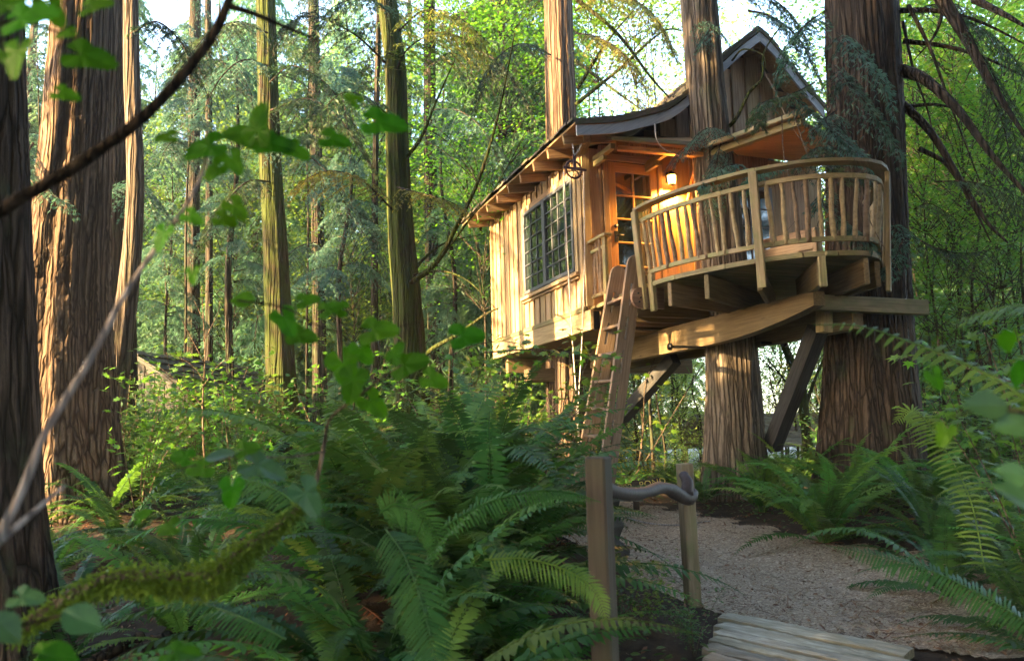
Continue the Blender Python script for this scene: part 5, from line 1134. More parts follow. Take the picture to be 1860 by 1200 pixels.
# ------------------------------------------------------------------ ferns
rf_ = np.random.default_rng(23)
def frond_geo(L, n, pl, up, bend, seed, detail=2, g=None, M4=None, wpin=.19, twist=0.):
    r = np.random.default_rng(seed); m = 26; t = np.linspace(0, 1, m); ang = up-bend*t**1.25; ds = L/(m-1)
    x = np.r_[0, np.cumsum(np.cos(ang[:-1])*ds)]; z = np.r_[0, np.cumsum(np.sin(ang[:-1])*ds)]; y = .04*L*np.sin(t*3+seed)*t
    rach = np.stack([x, y, z], -1); g = g or Geo(); V, Q, Tr = tube(rach[::2] if detail < 2 else rach, np.linspace(.0045, .001, m)[::2 if detail < 2 else 1], 4 if detail > 1 else 3, cap=False); g.add(V, Q)
    s = np.linspace(.10, .995, n); P0 = np.stack([np.interp(s, t, rach[:, k]) for k in range(3)], -1); tg = norm(np.stack([np.interp(s, t, np.gradient(rach[:, k])) for k in range(3)], -1)); lat = norm(np.cross(tg, [0, 0, 1.]))*-1
    nrm_ = np.cross(tg, -lat); ln = pl*np.clip(np.sin(np.pi*np.clip(s*.80+.22, 0, 1))**.7, .04, 1)*np.where(s < .2, .55+2.2*s, 1)
    for sd in (-1, 1):
        l = ln*r.uniform(.9, 1.06, n); d = norm(lat*sd+tg*(.28+.15*s)[:, None]+nrm_*(.14*r.standard_normal(n)+.10)[:, None]+r.normal(0, .05, (n, 3)))
        wd = norm(tg-d*(tg*d).sum(1)[:, None]); wv = np.minimum(l*wpin, L/n*.62); dn = np.cross(d, wd)*sd; cur = -.16*l[:, None]*Zd
        a = P0; b1 = P0+d*(l*.28)[:, None]+wd*(wv)[:, None]+cur*.05; b2 = P0+d*(l*.28)[:, None]-wd*(wv*.8)[:, None]+cur*.05; c1 = P0+d*(l*.68)[:, None]+wd*(wv*.75)[:, None]+cur*.4; c2 = P0+d*(l*.68)[:, None]-wd*(wv*.5)[:, None]+cur*.4; e = P0+d*l[:, None]+wd*(wv*.35)[:, None]+cur
        if detail > 1:
            V = np.stack([a, b1, c1, e, c2, b2], 1).reshape(-1, 3); k = np.arange(n)[:, None]*6; g.add(V, np.concatenate([k+[1, 2, 4, 5]]), np.concatenate([k+[0, 1, 5], k+[2, 3, 4]]))
        else:
            V = np.stack([a, b1, e, b2], 1).reshape(-1, 3); k = np.arange(n)[:, None]*4; g.add(V, None, np.concatenate([k+[0, 1, 2], k+[0, 2, 3]]))
    return g
FR = []
for k in range(12):
    L = rf_.uniform(.85, 1.25); FR.append(frond_geo(L, int(rf_.integers(48, 60)), rf_.uniform(.07, .09)*L, math.radians(rf_.uniform(62, 88)), math.radians(rf_.uniform(50, 118)), 300+k).mesh('frond_a%d' % k))
FL_ = [frond_geo(rf_.uniform(.8, 1.1), 38, .085, math.radians(rf_.uniform(25, 42)), math.radians(rf_.uniform(50, 80)), 330+k).mesh('frond_b%d' % k) for k in range(6)]
FD = [frond_geo(rf_.uniform(.5, .8), 22, .04, math.radians(rf_.uniform(10, 30)), math.radians(rf_.uniform(60, 90)), 350+k, 1).mesh('frond_d%d' % k) for k in range(3)]
for me in FR+FL_: me.materials.append(M['fern'])
for me in FD: me.materials.append(M['fern_dead'])
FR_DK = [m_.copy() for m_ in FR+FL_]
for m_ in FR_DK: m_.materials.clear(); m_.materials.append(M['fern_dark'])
def fern(x, y, s, n, label, group=None, dark=False, dz=0., dead=5, az0=0., azr=2*math.pi, up=0.):
    z = float(T(x, y))+.02+dz; root = empty('sword_fern', (x, y, z)); tag(root, label, 'fern', group)
    for k in range(n):
        low = rf_.random() < .28; pool = FR_DK if dark else (FL_ if low else FR); me = pool[int(rf_.integers(len(pool)))]
        az = az0+azr*(k+rf_.uniform(-.4, .4))/n; ss = s*rf_.uniform(.75, 1.12)
        Mx = Matrix.Translation((x+.03*math.cos(az), y+.03*math.sin(az), z)) @ Matrix.Rotation(az, 4, 'Z') @ Matrix.Rotation(rf_.uniform(-.15, .2)-up, 4, 'Y') @ Matrix.Rotation(rf_.uniform(-.35, .35), 4, 'X') @ Matrix.Diagonal((ss, ss, ss, 1))
        obj('frond', me, None, root, Mx)
    for k in range(dead):
        az = rf_.uniform(0, 6.28); ss = s*rf_.uniform(.8, 1.1); o = obj('dead_frond', FD[int(rf_.integers(3))], None, root, Matrix.Translation((x, y, z)) @ Matrix.Rotation(az, 4, 'Z') @ Matrix.Rotation(.3, 4, 'Y') @ Matrix.Diagonal((ss, ss, ss, 1)))
    return root
G1 = 'sword ferns of the bank left of the handrail'; L1_ = 'large sword ferns crowding the bank left of the near post'
for a in [(-.42, 3.0, 1.02, 20), (-.62, 3.5, 1.05, 20), (-.02, 3.9, .9, 18), (-.35, 4.5, 1.1, 22), (-1.0, 4.6, 1.05, 20), (-.1, 5.2, .95, 18), (-.7, 5.7, 1.1, 20), (-1.5, 5.6, 1.05, 18), (-.3, 6.6, 1.1, 18), (-1.3, 6.9, 1.1, 18), (-.75, 2.75, .8, 14), (-.15, 5.6, 1.45, 28), (-.55, 5.0, 1.42, 28), (-.05, 6.5, 1.2, 22), (-1.1, 5.7, 1.38, 26), (-.3, 4.1, 1.2, 24), (-.2, 4.7, 1.25, 24)]:
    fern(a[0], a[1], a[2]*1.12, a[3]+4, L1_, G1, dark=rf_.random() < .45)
G2 = 'sword ferns under the left trunks'; L2_ = 'darker sword ferns spread below the left trunks'
for a in [(-2.1, 5.3, .9, 14), (-1.75, 4.3, .8, 14), (-2.7, 6.4, .95, 14), (-3.5, 7.2, 1.0, 14), (-2.4, 7.6, 1.0, 14), (-3.1, 8.6, 1.0, 12), (-1.9, 8.8, 1.0, 12), (-4.3, 8.4, 1.0, 12), (-1.0, 8.2, 1.0, 12), (-2.9, 5.2, .8, 12), (-3.6, 5.9, .9, 14), (-3.9, 6.8, .9, 14), (-4.6, 7.4, .9, 12), (-2.5, 4.5, .8, 12)]:
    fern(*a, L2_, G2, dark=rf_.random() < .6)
fern(2.86, 7.55, 1.28, 34, 'big crisp sword fern at the path edge before the massive cedar', dead=12)
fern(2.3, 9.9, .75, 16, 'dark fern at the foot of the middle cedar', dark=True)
G3 = 'ferns behind the crisp fern'; L3_ = 'sword ferns packed behind the crisp path side fern'
for a in [(3.6, 8.4, 1.2, 22), (2.75, 9.0, 1.05, 18), (3.9, 7.8, 1.2, 22), (4.5, 8.5, 1.0, 16), (3.3, 9.6, 1.0, 14), (5.2, 8.6, 1.0, 12)]: fern(*a, L3_, G3)
G4 = 'ferns of the right foreground'; L4_ = 'tall soft sword ferns filling the lower right corner'
for a in [(3.55, 6.9, 1.0, 20), (3.1, 5.9, .95, 18), (3.7, 5.7, 1.1, 20), (2.85, 4.5, .95, 20), (3.2, 5.0, 1.1, 20), (2.75, 3.6, .95, 18), (3.1, 4.0, 1.1, 20), (4.4, 6.6, 1.1, 18), (2.4, 3.0, .75, 14), (4.3, 7.6, 1.0, 16)]: fern(*a, L4_, G4, dark=rf_.random() < .5)
fern(1.62, 10.6, .5, 10, 'small fern tuft behind the pond sign', dark=True)
# small far ferns: one mesh each
FM = []
for k in range(3):
    g = Geo(); r = np.random.default_rng(400+k)
    for j in range(15):
        az = j/15*6.28+r.uniform(-.2, .2); f = frond_geo(r.uniform(.7, 1.1), 20, .085, math.radians(r.uniform(35, 80)), math.radians(r.uniform(60, 115)), 420+j+20*k, 1); c, s_ = math.cos(az), math.sin(az)
        V = np.concatenate(f.V); V = np.stack([V[:, 0]*c-V[:, 1]*s_, V[:, 0]*s_+V[:, 1]*c, V[:, 2]], -1); g.add(V, np.concatenate(f.Q), np.concatenate(f.T))
    me = g.mesh('fern%d' % k); me.materials.append(M['fern']); FM.append(me)
def far_fern(x, y, s, label, grp):
    o = obj('sword_fern', FM[int(rf_.integers(3))], None, None, Matrix.Translation((x, y, float(T(x, y))+.02)) @ Matrix.Rotation(rf_.uniform(0, 6.28), 4, 'Z') @ Matrix.Diagonal((s, s, s*.95, 1))); tag(o, label, 'fern', grp)
k = 0
while k < 95:
    y = rf_.uniform(9, 17); px_ = rf_.uniform(-80, 1000); x = PXY(px_, y)
    far_fern(x, y, rf_.uniform(.8, 1.35), 'ferns on the forest floor between the far trunks', 'ferns between the far trunks'); k += 1
for k in range(34):
    y = rf_.uniform(10.5, 17); px_ = rf_.uniform(1400, 1950); far_fern(PXY(px_, y), y, rf_.uniform(.8, 1.2), 'ferns around the right cedar roots', 'ferns behind the right cedar')
for k in range(12):
    y = rf_.uniform(10.8, 15); px_ = rf_.uniform(1120, 1260); far_fern(PXY(px_, y), y, rf_.uniform(.4, .7), 'low ferns at the path end under the deck', 'ferns at the path end')

# ------------------------------------------------------------------ shrubs
def shrub_mesh(seed, hgt, rad, n, leaf, tpl=LEAF, stems=8):
    r = np.random.default_rng(seed); g = Geo(); wg = Geo(); PS = []; XS = []
    for k in range(stems):
        a = r.uniform(0, 6.28); q = smooth_path([[0, 0, 0], [math.cos(a)*rad*.35, math.sin(a)*rad*.35, hgt*.5], [math.cos(a)*rad*r.uniform(.6, 1.2), math.sin(a)*rad*r.uniform(.6, 1.2), hgt*r.uniform(.65, 1.1)]], 14); wg.add(*tube(q, np.linspace(.008, .003, 14), 4, cap=False))
        m = n//stems; i = r.integers(4, 14, m); PS.append(q[i]+r.normal(0, rad*.16, (m, 3))); d = norm(q[i]-[0, 0, hgt*.3]); XS.append(d*.4+np.stack([r.normal(0, .6, m), r.normal(0, .6, m), r.normal(-.1, .2, m)], -1))
    PS = np.concatenate(PS); X, Y, Z = frames(np.concatenate(XS), np.stack([r.normal(0, .35, len(PS)), r.normal(0, .35, len(PS)), np.ones(len(PS))], -1)); V, Fa = scatter(*tpl, PS, X, Y, Z, leaf*r.uniform(.6, 1.25, len(PS)))
    V2 = np.concatenate(wg.V); Q2 = np.concatenate(wg.Q); me = mk_mesh('shrub', np.vstack([V, V2]), Q2+len(V), Fa); me.materials.append(M['shrub']); me.materials.append(M['twig'])
    mi = np.zeros(len(Q2)+len(Fa), np.int32); mi[:len(Q2)] = 1; me.polygons.foreach_set('material_index', mi); return me
SH = [shrub_mesh(500+k, 1.2, .55, 620, .085) for k in range(3)]+[shrub_mesh(510+k, 1.5, .7, 300, .12, MAPLE) for k in range(2)]
for m_ in SH[3:]: m_.materials[0] = M['maple_dk']
def shrub(x, y, s, k, label, grp=None, cat='shrub', mat=None, dz=0):
    o = obj('leafy_shrub', SH[k], None, None, Matrix.Translation((x, y, float(T(x, y))-.02+dz)) @ Matrix.Rotation(rf_.uniform(0, 6.28), 4, 'Z') @ Matrix.Diagonal((s, s, s, 1))); tag(o, label, cat, grp)
    if mat: o.material_slots[0].link = 'OBJECT'; o.material_slots[0].material = M[mat]
for k in range(46):
    y = rf_.uniform(8, 15); px_ = rf_.uniform(40, 960); x = PXY(px_, y); shrub(x, y, rf_.uniform(.7, 1.25), int(rf_.integers(5)), 'leafy undergrowth shrubs between the left trunks', 'shrubs between the left trunks')
for k in range(24):
    y = rf_.uniform(9.5, 15); px_ = rf_.uniform(1480, 1950); shrub(PXY(px_, y), y, rf_.uniform(.7, 1.3), int(rf_.integers(5)), 'leafy undergrowth shrubs behind the massive cedar', 'shrubs behind the massive cedar')
shrub(.72, 4.75, .32, 3, 'low green bramble patch at the foot of the handrail', dz=-.05); shrub(.95, 4.5, .30, 0, 'small leafy sprig beside the boardwalk end'); shrub(.45, 4.4, .34, 1, 'small leafy plant beside the near post')
shrub(3.0, 4.6, 1.0, 3, 'maple shrub rising from the right foreground ferns'); shrub(3.7, 5.2, 1.15, 4, 'taller maple shrub at the right frame edge')
shrub(1.55, 12.3, .5, 0, 'golden backlit bush behind the pond sign', mat='yellow'); shrub(2.05, 12.8, .42, 3, 'yellow bush between sign and middle cedar', mat='yellow')
shrub(-.6, 7.4, 1.0, 3, 'maple shrub in front of the house corner', mat='maple_dk'); shrub(.2, 8.2, 1.15, 4, 'maple shrub left of the ladder foot', mat='maple_dk')
for k, (px_, y) in enumerate([(225, 12.6), (262, 12.2), (300, 12.8), (335, 12.3), (372, 12.7), (410, 12.2), (445, 12.8), (280, 11.4), (350, 11.5), (425, 11.2)]): shrub(PXY(px_, y), y, 1.25+.15*math.sin(k*2.1), k % 5, 'tall shrubs growing in front of the old shed', 'shrubs before the old shed')
# ground cover
gl = np.random.default_rng(41); n = 26000; x = gl.uniform(-9, 8, n); y = gl.uniform(3.2, 19, n); ok = ~path_mask(x, y) & ~((x < -.4) & (y < 4.6)) & ~((x > 1.0) & (x < 2.6) & (y < 6.6)) & ~((x > 1.6) & (x < 3.6) & (y > 9.5) & (y < 12))
x, y = x[ok], y[ok]; n = len(x); a = gl.uniform(0, 6.28, n); X, Y, Z = frames(np.stack([np.cos(a), np.sin(a), gl.uniform(-.1, .5, n)], -1), np.stack([gl.normal(0, .4, n), gl.normal(0, .4, n), np.ones(n)], -1))
V, Fa = scatter(*LEAF, np.stack([x, y, T(x, y)+gl.uniform(.02, .20, n)], -1), X, Y, Z, gl.uniform(.03, .085, n)); tag(obj('ground_cover', mk_mesh('ground_cover', V, Tr=Fa), M['shrub']), 'low leafy ground cover on the forest floor', kind='stuff')

# ------------------------------------------------------------------ leafy sprigs before the house, sticks, logs
def sprig(name, label, cat, path, r0, mat, n, leaf, seed, barkm='twig', tpl=MAPLE, spread=.12, up=.2, group=None, droop=.15):
    r = np.random.default_rng(seed); p = smooth_path(path, 24); root = empty(name, p[0]); tag(root, label, cat, group); add = Geo().add(*tube(p, np.linspace(r0, r0*.3, 24), 6)); W = Matrix.Identity(4)
    obj('stem', add.mesh('stem', True), M[barkm], root, W); me0 = mk_mesh('leaf', tpl[0], Tr=tpl[1]); me0.materials.append(M[mat])
    for k in range(n):
        i = int(3+20.9*(k+r.random())/n) if n > 1 else 23; i = min(i, 23); d = norm(np.array([r.normal(0, 1), r.normal(0, .7), r.normal(0, .25)])); q = p[i]+d*spread*r.uniform(.3, 1); s_ = leaf*r.uniform(.7, 1.25)
        X, Y, Z = frames(np.array([d+np.array([0, 0, -droop])]), np.array([[r.normal(0, .4), -.45+r.normal(0, .3), 1]])); X, Y, Z = X[0]*s_, Y[0]*s_, Z[0]*s_
        obj('leaf', me0, None, root, Matrix(((X[0], Y[0], Z[0], q[0]), (X[1], Y[1], Z[1], q[1]), (X[2], Y[2], Z[2], q[2]), (0, 0, 0, 1))))
    return root
sprig('maple_branch', 'bright maple sprig crossing the ladder below the house floor', 'branch', pp((880, 640, 6.6), (960, 635, 6.7), (1040, 640, 6.9), (1115, 652, 7.0)), .008, 'maple', 34, .13, 1)
sprig('maple_branch', 'maple sprays over the lower left house corner', 'branch', pp((760, 700, 6.4), (830, 640, 6.6), (900, 620, 6.8), (950, 625, 6.9)), .008, 'maple_dk', 34, .12, 2)
sprig('maple_branch', 'upright maple stem with lit leaves seen under the deck', 'branch', pp((1160, 850, 12.0), (1168, 780, 12.0), (1172, 700, 12.0), (1190, 650, 12.0)), .016, 'maple', 22, .17, 3, spread=.35)
sprig('maple_branch', 'thin slanting stem with leaves between ladder and trunk', 'branch', pp((1120, 900, 11.5), (1170, 840, 11.8), (1230, 740, 12), (1290, 640, 12.2)), .014, 'maple', 20, .17, 4, spread=.35)
sprig('maple_branch', 'leafy twig hanging by the massive cedar roots', 'branch', pp((1860, 700, 5.2), (1760, 670, 5.4), (1700, 640, 5.6), (1640, 650, 5.8)), .007, 'maple', 20, .12, 5)
mt = near_tree('maple_tree', 'multi stemmed mossy maple beneath the deck between the big trunks', col([(1462, 760), (1455, 700), (1430, 640), (1415, 600)], 15.5, 4), [.10, .09, .08, .07, .06], M['bark_moss'], 15, None, .1, 3, .04, 24, 30)
add_branch(mt, pp((1460, 745, 15.5), (1480, 690, 15.4), (1500, 640, 15.3)), .05, M['bark_moss']); add_branch(mt, pp((1458, 735, 15.5), (1425, 690, 15.4), (1385, 640, 15.3)), .04, M['bark_moss'])
def simple(name, label, cat, path, r0, r1, mat, seg=8, wob=.03, rows=40, group=None):
    p = smooth_path(path, rows); rr = np.linspace(r0, r1, rows)*(1+.06*np.sin(np.linspace(0, 40, rows))); return tag(obj(name, Geo().add(*tube(p, rr, seg, wob, rng)).mesh(name, True), M[mat]), label, cat, group)
q1 = [(1140, 945), (1180, 955), (1230, 958), (1290, 951)]
st = []
for a in q1:
    d = ray(*a); t_ = 6.; 
    for _ in range(40):
        p = d*t_; h = p[2]+E-float(T(p[0], p[1])); t_ += h*3
        if abs(h) < 1e-3: break
    st.append([p[0], p[1], float(T(p[0], p[1]))+.03])
simple('fallen_stick', 'long pale stick lying across the path behind the handrail', 'stick', st, .011, .006, 'twig_pale', rows=24)
for i, (a, b_, r_) in enumerate([((250, 1120, 4.2), (420, 1060, 5.0), .05), ((60, 1100, 4.0), (260, 1085, 4.6), .04)]):
    p, q = P(*a), P(*b_); p[2] = float(T(p[0], p[1]))+r_*.6; q[2] = float(T(q[0], q[1]))+r_*.6; simple('fallen_log', ['low decaying log on the dark soil at lower left', 'thin fallen log near the left cedar foot'][i], 'log', [p, (p+q)/2+[.02, .05, .02], q], r_, r_*.7, 'bark_dark', 10)
# dry sapling with reddish twigs left of centre
ds = simple('dry_sapling', 'bare reddish brown sapling before the old shed', 'sapling', pp((372, 860, 8.4), (368, 740, 8.5), (372, 640, 8.6), (366, 520, 8.7)), .013, .004, 'twig')
for i, a in enumerate([[(370, 700, 8.5), (400, 660, 8.4), (430, 650, 8.3)], [(372, 660, 8.5), (340, 600, 8.5), (325, 570, 8.5)], [(370, 620, 8.6), (395, 570, 8.6), (400, 545, 8.6)], [(369, 580, 8.6), (350, 540, 8.6)], [(372, 740, 8.5), (320, 690, 8.4), (280, 660, 8.4)], [(371, 690, 8.5), (345, 660, 8.4), (300, 640, 8.4)]]):
    o = obj('twig', Geo().add(*tube(smooth_path(pp(*a), 12), np.linspace(.006, .0015, 12), 5)).mesh('twig', True), M['twig'], ds)

# faint air between the trees
hm = bpy.data.materials.new('haze'); hm.use_nodes = True; hn = hm.node_tree.nodes; hn.remove(hn['Principled BSDF']); pv = hn.new('ShaderNodeVolumePrincipled'); pv.inputs['Color'].default_value = (.88, .95, 1, 1); pv.inputs['Density'].default_value = .0009; pv.inputs['Anisotropy'].default_value = .2
hm.node_tree.links.new(pv.outputs[0], hn['Material Output'].inputs['Volume'])
tag(obj('haze', boxmesh(660, 660, 30, .01), hm, None, Matrix.Translation((0, 100, 12.6))), 'faint pale haze between the trees', kind='stuff')
# ------------------------------------------------------------------ near foreground, out of focus
db = simple('overhanging_branch', 'dark blurred branch slanting across the upper left corner', 'branch', pp((-60, 425, 1.15), (0, 383, 1.16), (120, 312, 1.18), (245, 225, 1.2), (330, 140, 1.22), (395, 50, 1.24), (430, -40, 1.25)), .0105, .0075, 'twig_dark', 10, .06)
obj('twig', Geo().add(*tube(smooth_path(pp((412, 10, 1.24), (460, 25, 1.26), (520, 50, 1.3), (580, 75, 1.34)), 14), np.linspace(.006, .002, 14), 6)).mesh('twig', True), M['twig_dark'], db)
pb_ = simple('pale_twig', 'pale blurred bare twig curving up the left side', 'twig', pp((-20, 1010, 1.05), (40, 890, 1.08), (85, 780, 1.1), (165, 650, 1.14), (235, 520, 1.18), (320, 400, 1.22), (365, 320, 1.24), (378, 262, 1.25)), .0065, .0028, 'twig_pale', 8, .03)
obj('twig', Geo().add(*tube(smooth_path(pp((-10, 990, 1.06), (60, 930, 1.1), (120, 880, 1.16)), 14), np.linspace(.0055, .002, 14), 6)).mesh('twig', True), M['twig_pale'], pb_)
mo = empty('mossy_branch', P(60, 1130, 1.7)); tag(mo, 'thick moss covered branch across the lower left', 'branch')
mp_ = smooth_path(pp((30, 1150, 1.7), (110, 1095, 1.72), (200, 1050, 1.75), (290, 1045, 1.78), (380, 1045, 1.8), (430, 1005, 1.84), (490, 965, 1.88), (550, 915, 1.92), (575, 870, 1.95), (590, 800, 1.98)), 60)
obj('limb', Geo().add(*tube(mp_, np.linspace(.016, .005, 60), 8, .05, rng)).mesh('limb', True), M['twig'], mo)
g = Geo(); PS = []; XS = []
for i in range(51):
    t = i/59; th_ = np.interp(t, [0, .12, .3, .52, .66, .85], [.012, .018, .034, .040, .015, .007]); m_ = int(130+2600*th_); u = rng.standard_normal((m_, 3)); u = norm(u); off = u*th_*rng.uniform(.3, 1, (m_, 1)); off[:, 2] -= th_*.35; PS.append(mp_[i]+off+rng.normal(0, .006, (m_, 3))); XS.append(u+[0, 0, -.5])
PS = np.concatenate(PS); XS = np.concatenate(XS); X, Y, Z = frames(XS, rng.standard_normal((len(PS), 3))); V, Fa = scatter(*LEAF, PS, X, Y, Z, rng.uniform(.007, .016, len(PS)))
tag(obj('moss', mk_mesh('moss', V, Tr=Fa), M['branch_moss'], mo), kind='stuff')
_lb = []
for k in range(-30, 31):
    an = k/30*math.pi*.93; lobe = .40+.26*abs(math.cos(an*1.25))**1.6+.34*math.exp(-(an/.42)**2); tooth = 1+.055*(1 if k % 2 else -1)
    _lb.append([.36+lobe*tooth*.66*math.cos(an), lobe*tooth*.78*math.sin(an), -.10*(lobe*math.cos(an))**2+.05*abs(math.sin(an*2.5))])
_lb = [[.34, 0, .03]]+_lb+[[-.25, .006, .0], [-.25, -.006, .0], [.05, 0, .015]]
LOBED = (np.array(_lb), np.array([[0, k+1, k] for k in range(1, 61)]+[[62, 63, 64]]))
_ov = [[0, 0, 0]]+[[x, .36*math.sin(math.pi*min(1, x**.8))*(1+.05*(-1)**i), .03-.12*x*x] for i, x in enumerate(np.linspace(.03, .97, 14))]+[[1.04, 0, -.13]]+[[x, -.36*math.sin(math.pi*min(1, x**.8))*(1+.05*(-1)**i), .03-.12*x*x] for i, x in enumerate(np.linspace(.97, .03, 14))]
OVAL = (np.array(_ov+[[.5, 0, -.05]]), np.array([[30, (k+1) % 30, k] for k in range(30)]))
BL = [OVAL, LOBED, (np.array([[0, 0, 0], [.12, .28, .02], [.4, .42, 0], [.62, .30, 0], [.72, .42, -.02], [.86, .2, -.04], [1, 0, -.1], [.8, -.22, -.04], [.6, -.30, 0], [.36, -.44, 0], [.1, -.26, .02]]), np.array([[0, k+1, k] for k in range(1, 10)]))]
LM = {}
def bigleaf(root, px_, py_, Y, size_px, rot, kind, mat, tilt=.4):
    key = (kind, mat)
    if key not in LM: me = mk_mesh('leaf', BL[kind][0], Tr=BL[kind][1]); me.materials.append(M[mat]); LM[key] = me
    s_ = (.84 if kind == 0 else .74)*size_px/F*Y; c = P(px_, py_, Y); a = math.radians(rot); X = RT*math.cos(a)+UP*math.sin(a)+FWD*.15*math.sin(px_); Zh = -FWD*(1-tilt)+UP*tilt+RT*.2*math.sin(py_)
    X, Y_, Z = frames(np.array([X]), np.array([Zh])); X, Y_, Z = X[0], Y_[0], Z[0]; c = c-X*s_*.5
    o = obj('leaf', LM[key], None, root, Matrix(((X[0]*s_, Y_[0]*s_, Z[0]*s_, c[0]), (X[1]*s_, Y_[1]*s_, Z[1]*s_, c[1]), (X[2]*s_, Y_[2]*s_, Z[2]*s_, c[2]), (0, 0, 0, 1)))); return o
def leafy(name, label, path, r0, leaves, Y0, mat='bigleaf', bk='twig_dark'):
    p = smooth_path(pp(*path), 30); root = empty(name, p[0]); tag(root, label, 'branch'); obj('stem', Geo().add(*tube(p, np.linspace(r0, r0*.4, 30), 6)).mesh('stem', True), M[bk], root)
    for a in leaves: bigleaf(root, a[0], a[1], Y0+.04*math.sin(a[0]), a[2], a[3], a[4] if len(a) > 4 else 1, a[5] if len(a) > 5 else mat, a[6] if len(a) > 6 else .35)
leafy('leafy_branch', 'blurred green leaves filling the top left corner', [(-60, 60, 1.0), (20, 40, 1.02), (110, 60, 1.05), (190, 95, 1.08)], .003, [(55, 30, 150, 10), (30, 105, 110, -100), (165, 105, 125, -12), (120, 172, 70, -15), (95, 20, 90, -60), (20, 5, 120, 30), (175, 10, 90, 10), (15, 105, 70, -60), (118, 62, 60, 200)], 1.0)
leafy('leafy_branch', 'blurred pointed leaves around the pale twig tip', [(378, 262, 1.25), (420, 270, 1.25), (470, 250, 1.26), (560, 235, 1.28), (640, 230, 1.3)], .002, [(470, 225, 110, 80), (440, 245, 110, 170), (500, 262, 100, -10), (370, 270, 110, 200), (700, 224, 115, -6), (610, 255, 80, -12), (540, 275, 70, -30), (390, 310, 70, -140), (425, 295, 70, -60), (640, 180, 50, 150), (300, 250, 60, 190)], 1.25)
leafy('leafy_branch', 'single hanging round leaf and small leaves below the dark branch', [(330, 400, 1.2), (310, 410, 1.2), (300, 425, 1.2)], .002, [(294, 432, 75, -110, 1), (350, 500, 48, -90), (430, 380, 70, -50), (350, 395, 60, -30), (410, 400, 60, -20)], 1.2)
leafy('leafy_branch', 'blurred row of leaves along the thin twig at centre left', [(430, 545, 1.35), (520, 560, 1.4), (600, 600, 1.45), (690, 600, 1.5), (760, 585, 1.55)], .002, [(440, 544, 60, 180, 0), (520, 585, 80, -60), (550, 610, 75, -10), (600, 560, 60, 20), (690, 600, 95, 2), (660, 640, 70, -60), (560, 545, 60, 10), (610, 560, 60, 170)], 1.45)
leafy('leafy_branch', 'large blurred lobed leaf hanging before the central ferns', [(590, 800, 1.98), (600, 760, 1.7), (650, 720, 1.5), (720, 670, 1.5), (780, 660, 1.5)], .004, [(628, 672, 105, -70), (640, 700, 90, -100), (680, 735, 80, -45), (745, 660, 95, 15), (790, 690, 70, -20), (720, 640, 60, 60), (850, 610, 90, 5)], 1.5, 'bigleaf', 'twig')
leafy('leafy_branch', 'blurred leaves hanging above the mossy branch', [(590, 820, 1.9), (520, 830, 1.6), (430, 830, 1.5), (330, 850, 1.4)], .003, [(420, 895, 75, -95), (362, 850, 70, 190), (480, 850, 110, -20, 1, 'bigleaf_cool', .6), (560, 905, 100, -60, 1, 'bigleaf_cool', .6), (330, 830, 60, 170), (400, 825, 70, 15, 0, 'bigleaf_cool', .7), (305, 960, 60, 200), (260, 935, 45, 30), (450, 815, 60, 10)], 1.45, 'bigleaf', 'twig')
leafy('leafy_branch', 'cool green blurred leaves at the lower left edge', [(-20, 1150, 1.2), (60, 1130, 1.2), (150, 1110, 1.2), (200, 1120, 1.2)], .003, [(50, 1085, 80, -5, 1, 'bigleaf_cool', .6), (150, 1125, 95, -20, 0, 'bigleaf_cool', .5), (10, 1140, 90, -40, 0, 'bigleaf_cool', .6), (105, 1190, 90, -2, 0, 'bigleaf', .6), (330, 1185, 90, 0, 1, 'bigleaf', .7), (90, 1180, 70, 20)], 1.2)
leafy('leafy_branch', 'very blurred leaf edge cluster at the right frame side', [(1900, 760, .95), (1840, 745, .97), (1790, 740, 1.0), (1720, 760, 1.02)], .003, [(1790, 735, 100, 178, 0, 'bigleaf_cool', .4), (1840, 770, 90, 190, 0, 'bigleaf_cool', .4), (1715, 790, 60, -110, 1, 'bigleaf', .4), (1840, 860, 80, 165, 0, 'bigleaf_cool', .4), (1700, 690, 60, -60, 1, 'bigleaf', .4), (1850, 680, 70, -90, 0, 'bigleaf', .3), (1830, 620, 60, -70, 0, 'bigleaf', .3), (1850, 900, 120, 150, 0, 'bigleaf_cool', .6)], 1.0)
